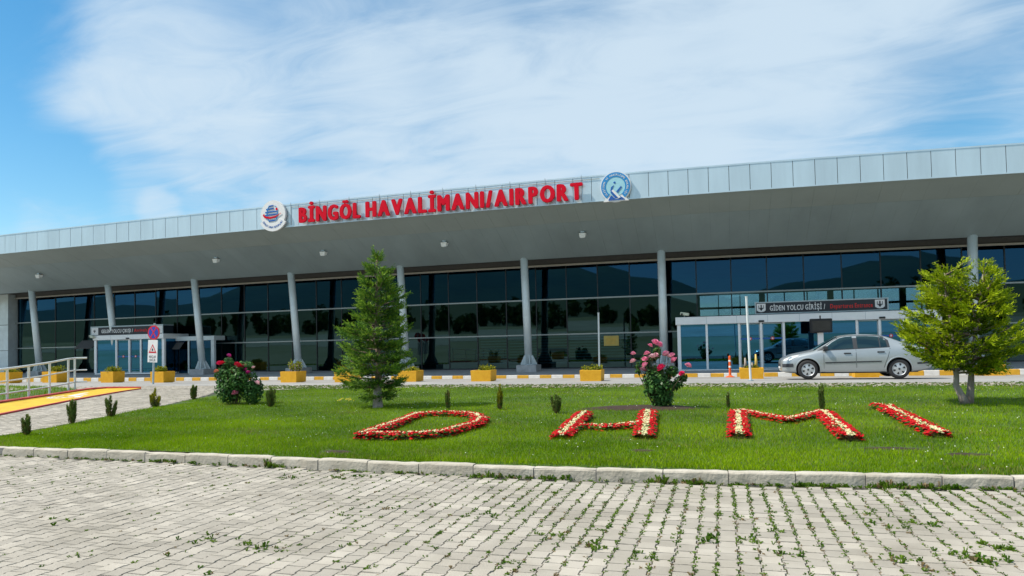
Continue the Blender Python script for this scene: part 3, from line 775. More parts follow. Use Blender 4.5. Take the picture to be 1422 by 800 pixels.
# curtain wall
cw = MB()
for zbase, h in ((.38, .10),): strip_mesh(cw, [(Y_G-.05, zbase-.2), (Y_G-.05, zbase+h-.04), (Y_G+.08, zbase+h-.04)], M['mullion'])
curtain = cw.build('curtain_wall', terminal)
for zc_, hh, mt, dy in ((6.08, .05, M['light_strip'], .10), (4.20, .038, M['transom'], .05), (2.265, .034, M['transom'], .05)):
    mb = MB(); strip_mesh(mb, [(Y_G, zc_-hh), (Y_G-dy, zc_-hh), (Y_G-dy, zc_+hh), (Y_G, zc_+hh)], mt, [x for x in FX if -51 <= x <= 26.2]); mb.build('transom', curtain)
mb = MB(); strip_mesh(mb, [(Y_G-.02, 6.13), (Y_G-.02, 6.44)], M['recess'], [x for x in FX if -51 <= x <= 26.2]); mb.build('head_panel', curtain)
GX = [-10.19-.02+1.82*k for k in range(-22, 1)]+[-10.21+1.80*k for k in range(1, 21)]
GX = [x for x in GX if -51.0 <= x <= 26.0]
rows = ((.42, 2.23), (2.30, 4.16), (4.24, 6.03))
for i, (a, b) in enumerate(zip(GX[:-1], GX[1:])):
    c = (a+b)/2
    for (za, zb) in rows:
        p = MB(); vs = []; j1, j2 = rnd.gauss(0, .0055), rnd.gauss(0, .004)
        for x, s in ((a+.02, -1), (b-.02, 1)):
            for z, s2 in ((za, -1), (zb, 1)): vs.append((x-c, s*j1+s2*j2, z+bow(x, z)))
        p.add(vs, [[0, 2, 3, 1]], M['glass'] if za > 4 else M['glass_low'])
        p.build('glass_pane', curtain, (c-BX, Y_G-BY, -BZ), fix=False)
for x in GX:
    mb = MB(); mb.box((-.028, -.035, .40+bow(x, .4)), (.028, .09, 6.06+bow(x, 6.06)), M['mullion']); mb.build('mullion', curtain, (x-BX, Y_G-BY, -BZ))

M['blind'] = pm('blind', (.34, .42, .42), .6, 0, .1)
for a, b in zip(GX[:-1], GX[1:]):
    if not -13.2 < (a+b)/2 < -4.2: continue
    mb = MB()
    for z in np.arange(.62, 2.15, .165): mb.box((a+.06-BX, .30+Y_G-BY, z), (b-.06-BX, .32+Y_G-BY, z+.05), M['blind'])
    tag(mb.build('window_blind', curtain), kind='stuff')
# end pier on the left
mb = MB(); px0, px1 = atY(-40, 470, 38.3).x, atY(13.0, 470, 38.3).x
mb.box(rel((px0, 38.2, .2)), rel((px1, 39.2, 6.3)), M['steel_paint']); pier = mb.build('end_pier', terminal)
for z in (2.1, 4.0): 
    mb = MB(); mb.box(rel((px0-.002, 38.19, z)), rel((px1+.003, 38.21, z+.03)), M['mullion']); mb.build('pier_joint', pier)

# raking columns on concrete blocks
def column(xb, xt, yb=37.0, yt=36.37):
    zt = Z_IN+bow(xt, 6.2)+.12; zs = .24
    mb = MB(); mb.tube([rel((xb, yb, .55)), rel((xt, yt, zt))], [.215, .205], M['steel_paint'], 20); mb.tube([rel((xb, yb, .60)), rel((xb+(xt-xb)*.01, yb-.006, .66))], [.30, .30], M['steel_paint'], 20)
    c = mb.build('column', terminal, smooth=False)
    for p in c.data.polygons: p.use_smooth = len(p.vertices) == 4
    mb = MB(); mb.box(rel((xb-.56, yb-.6, -.1)), rel((xb+.56, yb+.55, .60)), M['concrete'], .02); mb.build('base_block', c)
    for k in range(8):
        a = 2*math.pi*k/8+.39; ca, sa = math.cos(a), math.sin(a); t = .012; nx_, ny_ = -sa*t, ca*t
        q = [(.18, .61), (.46, .61), (.46, .66), (.24, 1.13), (.18, 1.13)]
        vs = [rel((xb+r*ca+nx_-(xb-xt)*(z-.6)/5.7, yb+r*sa+ny_-(yb-yt)*(z-.6)/5.7, z)) for r, z in q]+[rel((xb+r*ca-nx_-(xb-xt)*(z-.6)/5.7, yb+r*sa-ny_-(yb-yt)*(z-.6)/5.7, z)) for r, z in q]
        mb = MB(); mb.add(vs, [[0, 1, 2, 3, 4], [9, 8, 7, 6, 5]]+[[i, i+5, (i+1) % 5+5, (i+1) % 5] for i in range(5)], M['steel_paint']); mb.build('gusset', c)
for (px_, xt) in ((55.6, -45.94), (163, -39.18), (281.6, -32.18), (415, -25.02), (564.3, -17.69), (734.4, -10.23), (922.6, -2.85), (1353, 11.15)):
    xb = atY(px_, 500, 37.0).x
    column(xt+(xb-xt)*(1.0 if abs(xb-xt) < .3 else .3/abs(xb-xt)), xt)
column(-52.75, -52.75); column(18.2, 18.2)

# pavement in front of the doors, with its painted kerb
mb = MB(); sx = np.linspace(-75, 60, 40); vs = []
for x in sx:
    for (y, z) in ((34.14, .235), (36.0, .30), (38.7, .40)): vs.append((x, y, z+bow(x, .2)-.012))
mb.add(vs, [[3*i+k, 3*i+3+k, 3*i+4+k, 3*i+1+k] for i in range(len(sx)-1) for k in range(2)], M['sidewalk'])
tag(mb.build('sidewalk', smooth=True), kind='structure')
mb = MB(); vs = []
for x in sx: vs += [(x, 34.02, -.2), (x, 34.02, .20+bow(x, .2)), (x, 34.16, .20+bow(x, .2))]
mb.add(vs, [[3*i+k, 3*i+3+k, 3*i+4+k, 3*i+1+k] for i in range(len(sx)-1) for k in range(2)], M['kerb_mortar'])
pk = tag(mb.build('painted_kerb'), kind='structure')
kb = {}
for mtn in ('kerb_yellow', 'kerb_white'):
    q = MB(); q.box((-.293, 0, -.25), (.293, .15, 0), M[mtn], .012); kb[mtn] = q.mesh('kerb_stone')
x0k = atY(613.5, 523, 34).x
for i in range(-76, 60):
    x = x0k+.595*i+.3
    o = link('kerb_stone', kb['kerb_yellow' if i % 2 else 'kerb_white'], pk, (x, 34.0+rnd.uniform(-.006, .006), .235+bow(x, .2)+rnd.uniform(-.005, .005)))
    o.rotation_euler = (0, rnd.gauss(0, .003), rnd.gauss(0, .004))

# ---- lamps under the canopy
def soffit_at(px_, py_):
    d = pix_ray(px_, py_); t = 30/d.y
    for _ in range(60):
        P = Vector((0, 0, EYE))+d*t
        zs = np.interp(P.y, [Y_F, Y_SEAM, Y_IN], [Z_FB, Z_SEAM, Z_IN])+bow(P.x, 7.2)
        t += .3*(zs-P.z)/abs(d.z+.46*d.y)*1.0
    return Vector((0, 0, EYE))+d*t
lab = ['leftmost white lamp under the canopy, near the first column', 'white lamp under the canopy above the arrivals door', 'white canopy lamp right of the fourth column below the globe emblem', 'white canopy lamp below the middle of the red lettering', 'rightmost white canopy lamp below the end of the red lettering']
for (u, v), L in zip(((54, 380), (300, 358), (449, 348), (617, 335), (809, 322)), lab):
    p = soffit_at(u, v)
    t = thing('canopy_lamp', L, 'lamp', tuple(p), group='lamps under the canopy')
    mb = MB(); mb.box((-.10, -.08, -.05), (.10, .10, .06), M['galv'], .01); mb.build('bracket', t)
    mb = MB(); vs = [(-.17, -.14, -.08), (.17, -.14, -.08), (.17, .16, -.08), (-.17, .16, -.08), (-.13, -.10, -.30), (.13, -.10, -.30), (.13, .12, -.24), (-.13, .12, -.24)]
    mb.add(vs, [[3, 2, 1, 0][::-1], [4, 5, 6, 7][::-1], [0, 1, 5, 4], [1, 2, 6, 5], [2, 3, 7, 6], [3, 0, 4, 7]], M['lamp_white']); mb.build('lamp_body', t)
    mb = MB(); mb.box((-.10, -.08, -.312), (.10, .09, -.302), M['lens']); mb.build('lens', t)

# ---- red lettering on the roof edge
def fz(px_, py_): return atY(px_, py_, Y_F-.15)
sg = thing('airport_sign', 'big red BİNGÖL HAVALİMANI/AIRPORT letters standing off the canopy edge', 'sign', (-18, Y_F-.2, 8.3))
base = lambda X: 8.25+bow(X, 8.25)
for txt, pa, pb in (('BİNGÖL', 416.4, 501.5), ('HAVALİMANI/AIRPORT', 509.0, 810.0)):
    xa, xb = fz(pa, 305).x, fz(pb, 275).x
    n0 = len(sg.children)
    ls = lettering(sg, txt, xa+18, xb+18, 0, 0, 1.10, .05, .041, .55, M['sign_red'], gap=.060, zf=lambda x: fz(*np.array((PCX, PCY))).z*0+np.interp(x-18, [fz(416, 309.3).x, fz(600, 294).x, fz(810, 276.6).x], [fz(416, 309.3).z, fz(600, 294.2).z, fz(810, 276.6).z])-8.3)
    for o in ls: o.location.y = -.02
xa, xb = fz(402, 290).x, fz(832, 245).x
for zz, r in ((9.12, .012),):
    mb = MB(); mb.tube([(x+18, .16, zz+bow(x, 9)-8.3) for x in np.linspace(xa, xb, 14)], r, M['transom_dull'], 6); mb.build('support_rail', sg)
for x in np.arange(xa, xb, 1.76):
    mb = MB(); mb.tube([(x+18, .17, 8.2+bow(x, 8)-8.3), (x+18, .17, 9.36+bow(x, 9)-8.3)], .012, M['transom_dull'], 6); mb.build('support_post', sg)

# ---- round emblems on the roof edge
def disc(mb, cx_, cz_, r0, r1, y, mat, a0=0, a1=2*math.pi, n=40, t=.01):
    vs = []; full = abs(a1-a0) > 6.28
    for k in range(n+1):
        a = a0+(a1-a0)*k/n
        for (r, yy) in ((r0, y), (r1, y), (r1, y+t), (r0, y+t)): vs.append((cx_+r*math.cos(a), yy, cz_+r*math.sin(a)))
    fs = [[4*k+j, 4*k+(j+1) % 4, 4*k+4+(j+1) % 4, 4*k+4+j] for k in range(n) for j in range(4)]
    if not full: fs += [[0, 3, 2, 1], [4*n, 4*n+1, 4*n+2, 4*n+3]]
    mb.add(vs, fs, mat)
def ring_text(parent, text, R, a0, a1, y, size, mat, flip=False, name='ring_text'):
    mb = MB(); n = len(text)
    for i, ch in enumerate(text):
        if ch == ' ': continue
        a = a0+(a1-a0)*(i+.5)/n; me, w = glyph(ch, size, .002, .01, .8, mat)
        up = Vector((math.cos(a), 0, math.sin(a)))*(-1 if flip else 1); rt = Vector((up.z, 0, -up.x))
        c0 = Vector((R*math.cos(a), y, R*math.sin(a)))
        mb.add([c0+rt*(v.co.x-w/2)+up*(v.co.z-size*.36)+Vector((0, v.co.y, 0)) for v in me.vertices], [list(p.vertices) for p in me.polygons], mat)
    return mb.build(name, parent, fix=False)
p = fz(380, 299.5); r = (fz(397, 299).x-fz(363, 299).x)/2
e = thing('globe_emblem', 'round white emblem with a striped blue globe, red swoosh and lettered ribbon', 'emblem', (p.x, Y_F-.15, p.z))
mb = MB(); disc(mb, 0, .05, 0, r, -.06, M['white'], t=.14); mb.build('plate', e)
mb = MB(); disc(mb, 0, .05, r*.62, r*1.18, -.075, M['white'], R_(208), R_(332), 24, .10); mb.build('ribbon', e)
mb = MB()
for zz in np.linspace(-.52, .52, 6):
    hw = .62*math.sqrt(max(0, 1-(zz/.62)**2)); z0 = zz*r; 
    mb.prism([(-hw*r, z0-.045*r+.10), (hw*r*(.15 if zz > .15 else .5), z0-.02*r+.12), (hw*r*(.15 if zz > .15 else .5), z0+.06*r+.12), (-hw*r, z0+.05*r+.10)], .02, M['blue'], 'y', (0, -.085, 0))
for k in (-.22, .12):
    pts = [(k*r*(1+.9*math.cos(t)*0)+.25*r*math.copysign(1, k)*math.cos(t), .10+.55*r*math.sin(t)) for t in np.linspace(-1.4, 1.4, 10)]
    mb.prism([(x-.02, z) for x, z in pts]+[(x+.025, z) for x, z in pts[::-1]], .02, M['cyan_blue'], 'y', (0, -.088, 0))
mb.build('globe', e)
mb = MB(); pts = [(-.72, .02), (-.60, -.16), (-.2, -.24), (.25, -.18), (.70, .0), (.25, -.28), (-.2, -.36), (-.65, -.28), (-.80, -.1)]
mb.prism([(x*r, z*r+.10) for x, z in pts], .02, M['sign_red'], 'y', (0, -.10, 0)); disc(mb, .32*r, .36*r+.05, 0, .09*r, -.09, M['sign_red'], n=14); mb.build('swoosh', e)
ring_text(e, 'DEVLET HAVA MEYDANLARI', r*.90, R_(212), R_(328), -.08, .16, M['blue'], True, 'ribbon_text').location.z = .05

p = fz(855, 259.5); r = (fz(873.5, 258).x-fz(833, 258).x)/2
e = thing('ring_emblem', 'round emblem with a blue lettered ring, pale blue centre and white foot', 'emblem', (p.x, Y_F-.15, p.z))
mb = MB(); disc(mb, 0, 0, 0, r*1.06, -.05, M['white'], t=.13); mb.prism([(-.86*r, -1.0*r), (.90*r, -1.0*r), (.62*r, -.72*r), (-.62*r, -.72*r)], .14, M['white'], 'y', (0, -.06, 0)); mb.build('plate', e)
mb = MB(); disc(mb, 0, 0, r*.66, r*.99, -.07, M['cyan_blue'], R_(-52), R_(232), 44, .03); mb.build('ring', e)
M['pale_blue'] = pm('pale_blue', (.36, .66, .76), .4, 0, .08, 3)
mb = MB(); disc(mb, 0, 0, 0, r*.655, -.062, M['pale_blue'], t=.02); mb.build('centre_disc', e)
mb = MB(); disc(mb, -.06*r, .28*r, 0, .075*r, -.075, M['blue'], n=14)
for pts in ([(-.36, -.30), (-.30, -.02), (-.12, .10), (-.17, -.02), (-.24, -.25)], [(.04, -.34), (.36, .0), (.44, -.06), (.14, -.44)], [(-.36, -.38), (-.22, -.22), (.28, -.80), (-.05, -.80)], [(-.50, -.86), (-.30, -.60), (.0, -.86)], [(-.5, -.88), (.6, -.88), (.6, -.94), (-.5, -.94)], [(.2, -.86), (.3, -.68), (.56, -.86)]):
    mb.prism([(x*r, z*r) for x, z in pts], .015, M['blue'], 'y', (0, -.078, 0))
mb.build('figure', e)
mb = MB(); mb.prism([(-.28*r, -.28*r), (-.16*r, -.20*r), (.34*r, -.78*r), (.2*r, -.82*r)], .012, M['white'], 'y', (0, -.092, 0)); mb.build('white_stroke', e, fix=False)
ring_text(e, 'ULAŞTIRMA VE HABERLEŞME BAKANLIĞI', r*.825, R_(225), R_(-45), -.074, .135, M['white'])

# ================================================================== ENTRANCES
def vestibule(name, label, Yv, pL, pR, ybase, yht, yhb, posts, doors, strip_y, postw=.17, depth=None):
    """glazed porch standing in front of the curtain wall; posts are pixel centres along its front"""
    zb = atY((pL+pR)/2, ybase((pL+pR)/2), Yv).z
    xL, xR = atY(pL, ybase(pL), Yv).x, atY(pR, ybase(pR), Yv).x
    xm = (xL+xR)/2; t = thing(name, label, 'entrance', (xm, Yv, zb))
    zh0 = np.mean([atY(q, yhb(q), Yv).z for q in (pL, pR)])-zb; zh1 = np.mean([atY(q, yht(q), Yv).z for q in (pL, pR)])-zb
    D = (depth or Y_G-.06-Yv); W = (xR-xL)/2
    mb = MB(); mb.box((-W-.12, -.16, zh0), (W+.12, D, zh1), M['white_frame'], .02); hd = mb.build('header', t)
    for x in np.arange(-W+1.4, W-.3, 1.45):
        q = MB(); q.box((x-.006, -.163, zh0+.02), (x+.006, -.15, zh1-.02), M['galv']); q.build('panel_joint', hd)
    mb = MB(); mb.box((-W-.05, -.06, -.02), (W+.05, .10, .07), M['white_frame']); mb.build('sill', t)
    X = [(atY(q, (ybase(q)+yhb(q))/2, Yv).x-xm) for q in posts]
    for i, x in enumerate(X):
        w = postw if i in (0, len(X)-1) else postw*.62
        mb = MB(); mb.box((x-w/2, -.07, .07), (x+w/2, .08, zh0), M['white_frame'], .01); mb.build('post', t)
    for i, (a, b) in enumerate(zip(X[:-1], X[1:])):
        if i in doors:
            d = MB(); e = .035
            d.box((a+.06, .012, .08), (a+.06+e, .04, zh0-.02), M['galv']); d.box((b-.06-e, .012, .08), (b-.06, .04, zh0-.02), M['galv']); d.box((a+.06, .012, zh0-.06), (b-.06, .04, zh0-.02), M['galv']); d.box((a+.06, .012, .08), (b-.06, .04, .14), M['galv'])
            dr = d.build('sliding_door', t)
            q = MB(); q.box((a+.095, .02, .14), (b-.095, .03, zh0-.06), M['glass_door']); q.build('door_glass', dr)
            if strip_y is not None:
                zs = atY(1060 if pL > 600 else 180, strip_y, Yv).z-zb
                q = MB(); q.box((a+.07, .006, zs-.035), (b-.07, .012, zs+.035), M['blue']); q.build('blue_strip', dr)
                q = MB(); disc(q, (a+b)/2, zs, 0, .085, .0, M['traffic_red'], n=16, t=.006); disc(q, (a+b)/2, zs, 0, .045, -.003, M['white'], n=14, t=.004); q.build('warning_dot', dr)
        else:
            q = MB(); q.box((a+.05, .0, .07), (b-.05, .012, zh0), M['glass_door']); q.build('glass_pane', t)
    for s in (-1, 1):
        q = MB(); q.box((s*W-.006, .10, .07), (s*W+.006, D-.1, zh0), M['glass_door']); q.build('glass_pane', t)
        q = MB(); q.box((s*W-.07, D-.16, .0), (s*W+.07, D, zh0), M['white_frame']); q.build('post', t)
        q = MB(); q.box((s*W-.06, .10, -.02), (s*W+.06, D-.16, .07), M['white_frame']); q.build('sill', t)
    return t, xm, zb, zh0, zh1, W, D
lin = lambda x0, y0, x1, y1: (lambda x: y0+(y1-y0)*(x-x0)/(x1-x0))
YD = 36.3
dep, dxm, dzb, dh0, dh1, dW, dD = vestibule('departures_entrance', 'white framed glass porch of the departures entrance, behind the silver car', YD, 943.5, 1306, lin(944, 516, 1306, 511), lin(940, 439.5, 1306, 431), lin(943, 449, 1306, 444), [943.5, 982, 1027, 1057.5, 1089, 1141, 1190.5, 1222, 1254, 1306], (2, 3, 6, 7), 470)
YA = 36.6
arr, axm, azb, ah0, ah1, aW, aD = vestibule('arrivals_exit', 'small white framed glass porch of the arrivals exit, behind the no stopping sign', YA, 133.5, 227.5, lin(133, 520.5, 228, 518), lin(128, 466, 228, 463.5), lin(130, 472.5, 228, 470.5), [133.5, 162.3, 180.3, 196.3, 227.5], (1, 2), 495, .2)
for (t, u, v, Yv, zb, xm, z0) in ((dep, 1057, 445.5, YD, dzb, dxm, dh0), (dep, 1224, 441, YD, dzb, dxm, dh0), (arr, 180, 469, YA, azb, axm, ah0)):
    x = atY(u, v, Yv).x-xm; q = MB(); q.box((x-.13, -.20, z0+.03), (x+.13, -.16, z0+.12), M['black'], .01); q.build('door_sensor', t)

def shield(parent, x, z, s, y):
    mb = MB(); mb.prism([(-.5*s, .5*s), (-.5*s, -.28*s), (-.3*s, -.44*s), (0, -.5*s), (.3*s, -.44*s), (.5*s, -.28*s), (.5*s, .5*s)], .012, M['white'], 'y', (x, y-.012, z)); sh = mb.build('shield', parent)
    mb = MB(); 
    for poly in ([(-.07, .36), (.07, .36), (.07, -.02), (.20, .05), (.20, -.08), (0, -.36), (-.20, -.08), (-.20, .05), (-.07, -.02)], [(-.30, .30), (-.24, .30), (-.24, -.12), (-.30, -.08)], [(.30, .30), (.24, .30), (.24, -.12), (.30, -.08)]):
        mb.prism([(a*s, b*s) for a, b in poly], .01, M['sign_black'], 'y', (x, y-.021, z))
    mb.build('shield_mark', sh)
# departures sign on the porch roof
y0 = YD+.15
c0, c1 = atY(1048.5, 428, y0), atY(1233.5, 423, y0)
zt0 = (atY(1048.5, 419.5, y0).z+atY(1233.5, 414, y0).z)/2; zb0 = (atY(1048.5, 436.5, y0).z+atY(1233.5, 431, y0).z)/2
zb0 = max(zb0, dzb+dh1+.002); W = (c1.x-c0.x)/2; xm = (c0.x+c1.x)/2; Hh = zt0-zb0
s = thing('departures_sign', 'black GİDEN YOLCU GİRİŞİ sign with white shields on top of the departures porch', 'sign', (xm, y0, zb0))
mb = MB(); mb.box((-W, 0, 0), (W, .25, Hh), M['sign_black'], .01); mb.build('sign_board', s)
mb = MB(); e = .045
for a, b in (((-W-.01, -.03, Hh-e), (W+.01, .02, Hh+.01)), ((-W-.01, -.03, -.0), (W+.01, .02, e)), ((-W-.01, -.03, e), (-W+e, .02, Hh-e)), ((W-e, -.03, e), (W+.01, .02, Hh-e))): mb.box(a, b, M['galv'])
mb.build('sign_frame', s)
sx = lambda u: atY(u, 427, y0).x-xm
lettering(s, 'GİDEN YOLCU GİRİŞİ /', sx(1069), sx(1146), -.006, Hh*.27, Hh*.60, .005, .022, .74, M['white'], gap=.09, part='letter')
lettering(s, 'Departures Entrance', sx(1153), sx(1212), -.006, Hh*.30, Hh*.50, .005, .020, .74, M['red_text'], gap=.09, part='letter')
for u in (1057, 1222): shield(s, sx(u), Hh*.52, Hh*.70, -.002)
# arrivals sign
y0 = YA-.10
c0, c1 = atY(126.5, 460, y0), atY(226.5, 457, y0)
zt0 = (atY(126, 454.5, y0).z+atY(226, 450.5, y0).z)/2; zb0 = azb+ah1+.004; W = (c1.x-c0.x)/2; xm = (c0.x+c1.x)/2; Hh = zt0-zb0
s = thing('arrivals_sign', 'black GELEN YOLCU ÇIKIŞI sign on top of the arrivals porch on the left', 'sign', (xm, y0, zb0))
mb = MB(); mb.box((-W, 0, 0), (W, .9, Hh), M['sign_black'], .01); mb.build('sign_board', s)
mb = MB(); mb.box((-W-.01, -.03, Hh-.05), (W+.01, .9, Hh+.02), M['galv']); mb.box((-W-.012, -.028, -.0), (-W+.05, .02, Hh-.05), M['galv']); mb.box((W-.05, -.028, 0), (W+.012, .02, Hh-.05), M['galv']); mb.build('sign_frame', s)
for a, b in ((-W+.05, -W+.62), (W-.62, W-.05)):
    mb = MB(); mb.box((a, -.012, .03), (b, -.002, Hh-.06), M['white']); mb.build('white_panel', s)
    shield(s, (a+b)/2, Hh*.48, Hh*.5, -.014)
sx = lambda u: atY(u, 459, y0).x-xm
lettering(s, 'GELEN YOLCU ÇIKIŞI /', sx(141), sx(184.5), -.006, Hh*.26, Hh*.56, .004, .022, .72, M['white'], gap=.10, part='letter')
lettering(s, 'Arrivals Exit', sx(186.5), sx(215), -.006, Hh*.29, Hh*.5, .004, .02, .72, M['red_text'], gap=.10, part='letter')

# cameras on the porch corners
for (u, v, Yc_, L, zz, sgn) in ((950.5, 439.5, YD-.05, 'cream security camera on the left corner of the departures porch', dzb+dh1, 1), (127.5, 469, YA-.25, 'pale security camera on the left corner of the arrivals porch', None, -1)):
    p = atY(u, v, Yc_); z = zz if zz else p.z-.1
    t = thing('security_camera', L, 'camera', (p.x, Yc_, z))
    mb = MB(); mb.tube([(0, 0.1, 0), (0, 0, .10)], .03, M['galv'], 8); mb.build('bracket', t)
    mb = MB(); mb.box((-.22, -.10, .09), (.20, .08, .24), M['clover'], .02); mb.build('housing', t).rotation_euler = (0, R_(9), R_(-12))
    mb = MB(); disc(mb, -.12, .15, 0, .05, -.125, M['black'], n=12, t=.02); mb.build('lens', t)

# grey side porch and the two dark awnings by the arrivals door
p0, p1 = atY(238, 519, 37.7), atY(299, 517, 37.7)
zb = .33; hz = atY(262, 470.5, 37.7).z-zb
t = thing('side_porch', 'plain grey steel and glass porch between the arrivals exit and the third column', 'porch', ((p0.x+p1.x)/2, 37.7, zb)); W = (p1.x-p0.x)/2
mb = MB(); mb.box((-W, -.08, hz-.13), (W, .95, hz+.16), M['steel_paint'], .01); mb.build('beam', t)
for u, w in ((262.5, .12), (296, .26)):
    x = atY(u, 490, 37.7).x-(p0.x+p1.x)/2; mb = MB(); mb.box((x-w/2, -.06, -.05), (x+w/2, .12, hz-.13), M['steel_paint'], .01); mb.build('post', t)
xs_ = [-W+.05, atY(248, 490, 37.7).x-(p0.x+p1.x)/2, atY(262.5, 490, 37.7).x-(p0.x+p1.x)/2, atY(296, 490, 37.7).x-(p0.x+p1.x)/2]
for a, b in zip(xs_[:-1], xs_[1:]):
    q = MB(); q.box((a+.07, .01, .0), (b-.07, .02, hz-.13), M['glass']); q.build('glass_pane', t)
    q = MB(); q.box((a+.02, .0, .0), (a+.06, .03, hz-.13), M['mullion']); q.build('mullion', t)
for (ua, ub, va, vb, L) in ((114, 129, 473, 483, 'small dark sloping awning left of the arrivals porch'), (232, 250.5, 472, 484, 'dark sloping awning right of the arrivals porch')):
    a, b = atY(ua, va, 37.9), atY(ub, vb, 37.4); t = thing('awning', L, 'awning', ((a.x+b.x)/2, 37.9, b.z), group=None); W = abs(b.x-a.x)/2; hh = a.z-b.z
    mb = MB(); mb.add([(-W, 0, hh), (W, 0, hh), (W, -.6, 0), (-W, -.6, 0), (-W, 0, hh-.05), (W, 0, hh-.05), (W, -.58, -.05), (-W, -.58, -.05)], [[0, 1, 2, 3], [7, 6, 5, 4], [3, 2, 6, 7], [0, 3, 7, 4], [1, 5, 6, 2], [0, 4, 5, 1]], M['recess']); mb.build('cover', t)
    mb = MB(); mb.tube([(-W*.8, .8, hh-.02), (-W*.8, -.5, 0.0)], .02, M['mullion'], 6); mb.tube([(W*.8, .8, hh-.02), (W*.8, -.5, 0.0)], .02, M['mullion'], 6); mb.build('arm', t)

# yellow notice fixed on the glass
a, b = atY(838.5, 466.5, Y_G-.07), atY(859.5, 480, Y_G-.07)
t = thing('notice_board', 'gold coloured notice fixed to the glass between two columns', 'notice', ((a.x+b.x)/2, Y_G-.07, b.z)); W = (b.x-a.x)/2; hh = a.z-b.z
mb = MB(); mb.box((-W, -.02, 0), (W, .06, hh), M['gold_plate'], .006); mb.build('plate', t)
mb = MB()
for k in range(5): mb.box((-W*.72, -.023, hh*(.22+.13*k)), (W*rnd.uniform(.45, .75), -.0205, hh*(.25+.13*k)), M['kerb_yellow'])
mb.build('text_lines', t)
# slim poles
def pole(label, ub, vb, ut, vt, r, mat, name='pole', cap=True):
    b = G(ub, vb); tp = atY(ut, vt, b.y); t = thing(name, label, 'pole', tuple(b))
    mb = MB(); mb.tube([(0, 0, -.05), (tp.x-b.x, 0, tp.z-b.z)], r, mat, 10); mb.build('shaft', t, smooth=False)
    mb = MB(); mb.tube([(0, 0, 0), (0, 0, .03)], r*2.4, M['galv'], 10); mb.build('base_plate', t)
    mb = MB(); mb.tube([(tp.x-b.x, 0, tp.z-b.z), (tp.x-b.x, 0, tp.z-b.z+.03)], r*1.25, mat, 10); mb.build('cap', t)
    return t
pole('thin pale pole standing between the two columns beside the gold notice', 832.5, 524.5, 831, 435, .045, M['white_steel'])
pole('tall thin white pole leaning slightly, in front of the departures porch', 1042.5, 529, 1036.5, 413, .040, M['white_steel'])

# information display on a white post, in front of the departures porch
b = G(1141, 522); tp = atY(1141, 452, b.y)
t = thing('display_panel', 'black display screen on a white post behind the bonnet of the silver car', 'display', (b.x, b.y, b.z))
x0_, x1_ = atY(1124.5, 452, b.y).x-b.x, atY(1155.5, 452, b.y).x-b.x; z0_, z1_ = atY(1140, 462, b.y).z-b.z, atY(1140, 442.5, b.y).z-b.z
mb = MB(); mb.box((-.10, .03, -.05), (.14, .2, z0_+.1), M['white'], .01); mb.build('post', t)
mb = MB(); mb.box((x0_, -.10, z0_), (x1_, .12, z1_), M['black'], .03); mb.build('case', t)
M['screen'] = pm('screen', (.045, .042, .04), .18, 0, .15, 4)
mb = MB(); mb.box((x0_+.10, -.106, z0_+.09), (x1_-.08, -.10, z1_-.10), M['screen']); mb.build('screen', t)
mb = MB(); mb.tube([(0.02, 0, z1_), (0.02, 0, z1_+.14)], .03, M['black'], 8); mb.build('antenna', t)

# orange flexible post
b = G(1014, 524); tp = atY(1014, 494, b.y); hh = tp.z-b.z
t = thing('traffic_post', 'orange flexible traffic post with pale bands beside the yellow planter', 'bollard', tuple(b))
mb = MB(); mb.lathe([(.20, 0), (.20, .03), (.10, .06), (.055, .10), (.052, hh-.03), (.02, hh)], M['orange'], 14); mb.build('post', t, smooth=False)
for k in (.45, .72):
    mb = MB(); mb.lathe([(.0535, hh*k), (.056, hh*k+.01), (.056, hh*k+.07), (.0535, hh*k+.08)], M['white'], 14); mb.build('reflective_band', t)

# ---- no stopping sign with the tow-away plate
b = G(211.5, 533.5); tt_ = atY(214, 449, b.y); ax = Vector((tt_.x-b.x, 0, tt_.z-b.z)); hh = ax.length; tilt = math.atan2(ax.x, ax.z)
t = thing('no_stopping_sign', 'round red and blue no stopping sign on a leaning post above a tow-away plate', 'road sign', tuple(b))
mb = MB(); mb.tube([(0, .04, -.05), (0, .04, hh)], .045, M['galv'], 12); mb.build('post', t).rotation_euler.y = tilt
k = FOC/((Vector(b)-Vector((0, 0, EYE))).dot(_F))
zc = hh-13/k; rr = 10.0/k
def tl(o): o.rotation_euler.y = tilt; return o
mb = MB(); disc(mb, 0, zc, 0, rr, -.02, M['traffic_red'], n=36, t=.03); sp = tl(mb.build('sign_disc', t))
mb = MB(); disc(mb, 0, zc, 0, rr*.80, -.024, M['traffic_blue'], n=36, t=.006); mb.build('blue_field', sp)
mb = MB()
for s_ in (-1, 1):
    d = Vector((math.cos(R_(56)*s_), 0, math.sin(R_(56)*s_))); nn = Vector((-d.z, 0, d.x))*rr*.085; c_ = Vector((0, 0, zc))
    mb.add([v+Vector((0, -.026-.001*s_, 0)) for v in (c_-d*rr*.82-nn, c_+d*rr*.82-nn, c_+d*rr*.82+nn, c_-d*rr*.82+nn)], [[0, 1, 2, 3]], M['traffic_red'])
mb.build('red_cross', sp, fix=False)
z1_ = zc-rr-.01; z0_ = z1_-31/k; w_ = 8.2/k
mb = MB(); mb.box((-w_-.02, -.02, z0_), (w_-.02, .0, z1_), M['white'], .004); pl_ = tl(mb.build('plate', t))
zm = z1_-.40*(z1_-z0_)
def tri(s, y, mat, mb): mb.prism([(-.02-s, zm-s*.82), (-.02+s, zm-s*.82), (-.02, zm+s*.98)], .003, mat, 'y', (0, y, 0))
mb = MB(); tri(w_*.84, -.0235, M['traffic_red'], mb); tri(w_*.52, -.0265, M['white'], mb); mb.build('warning_triangle', pl_)
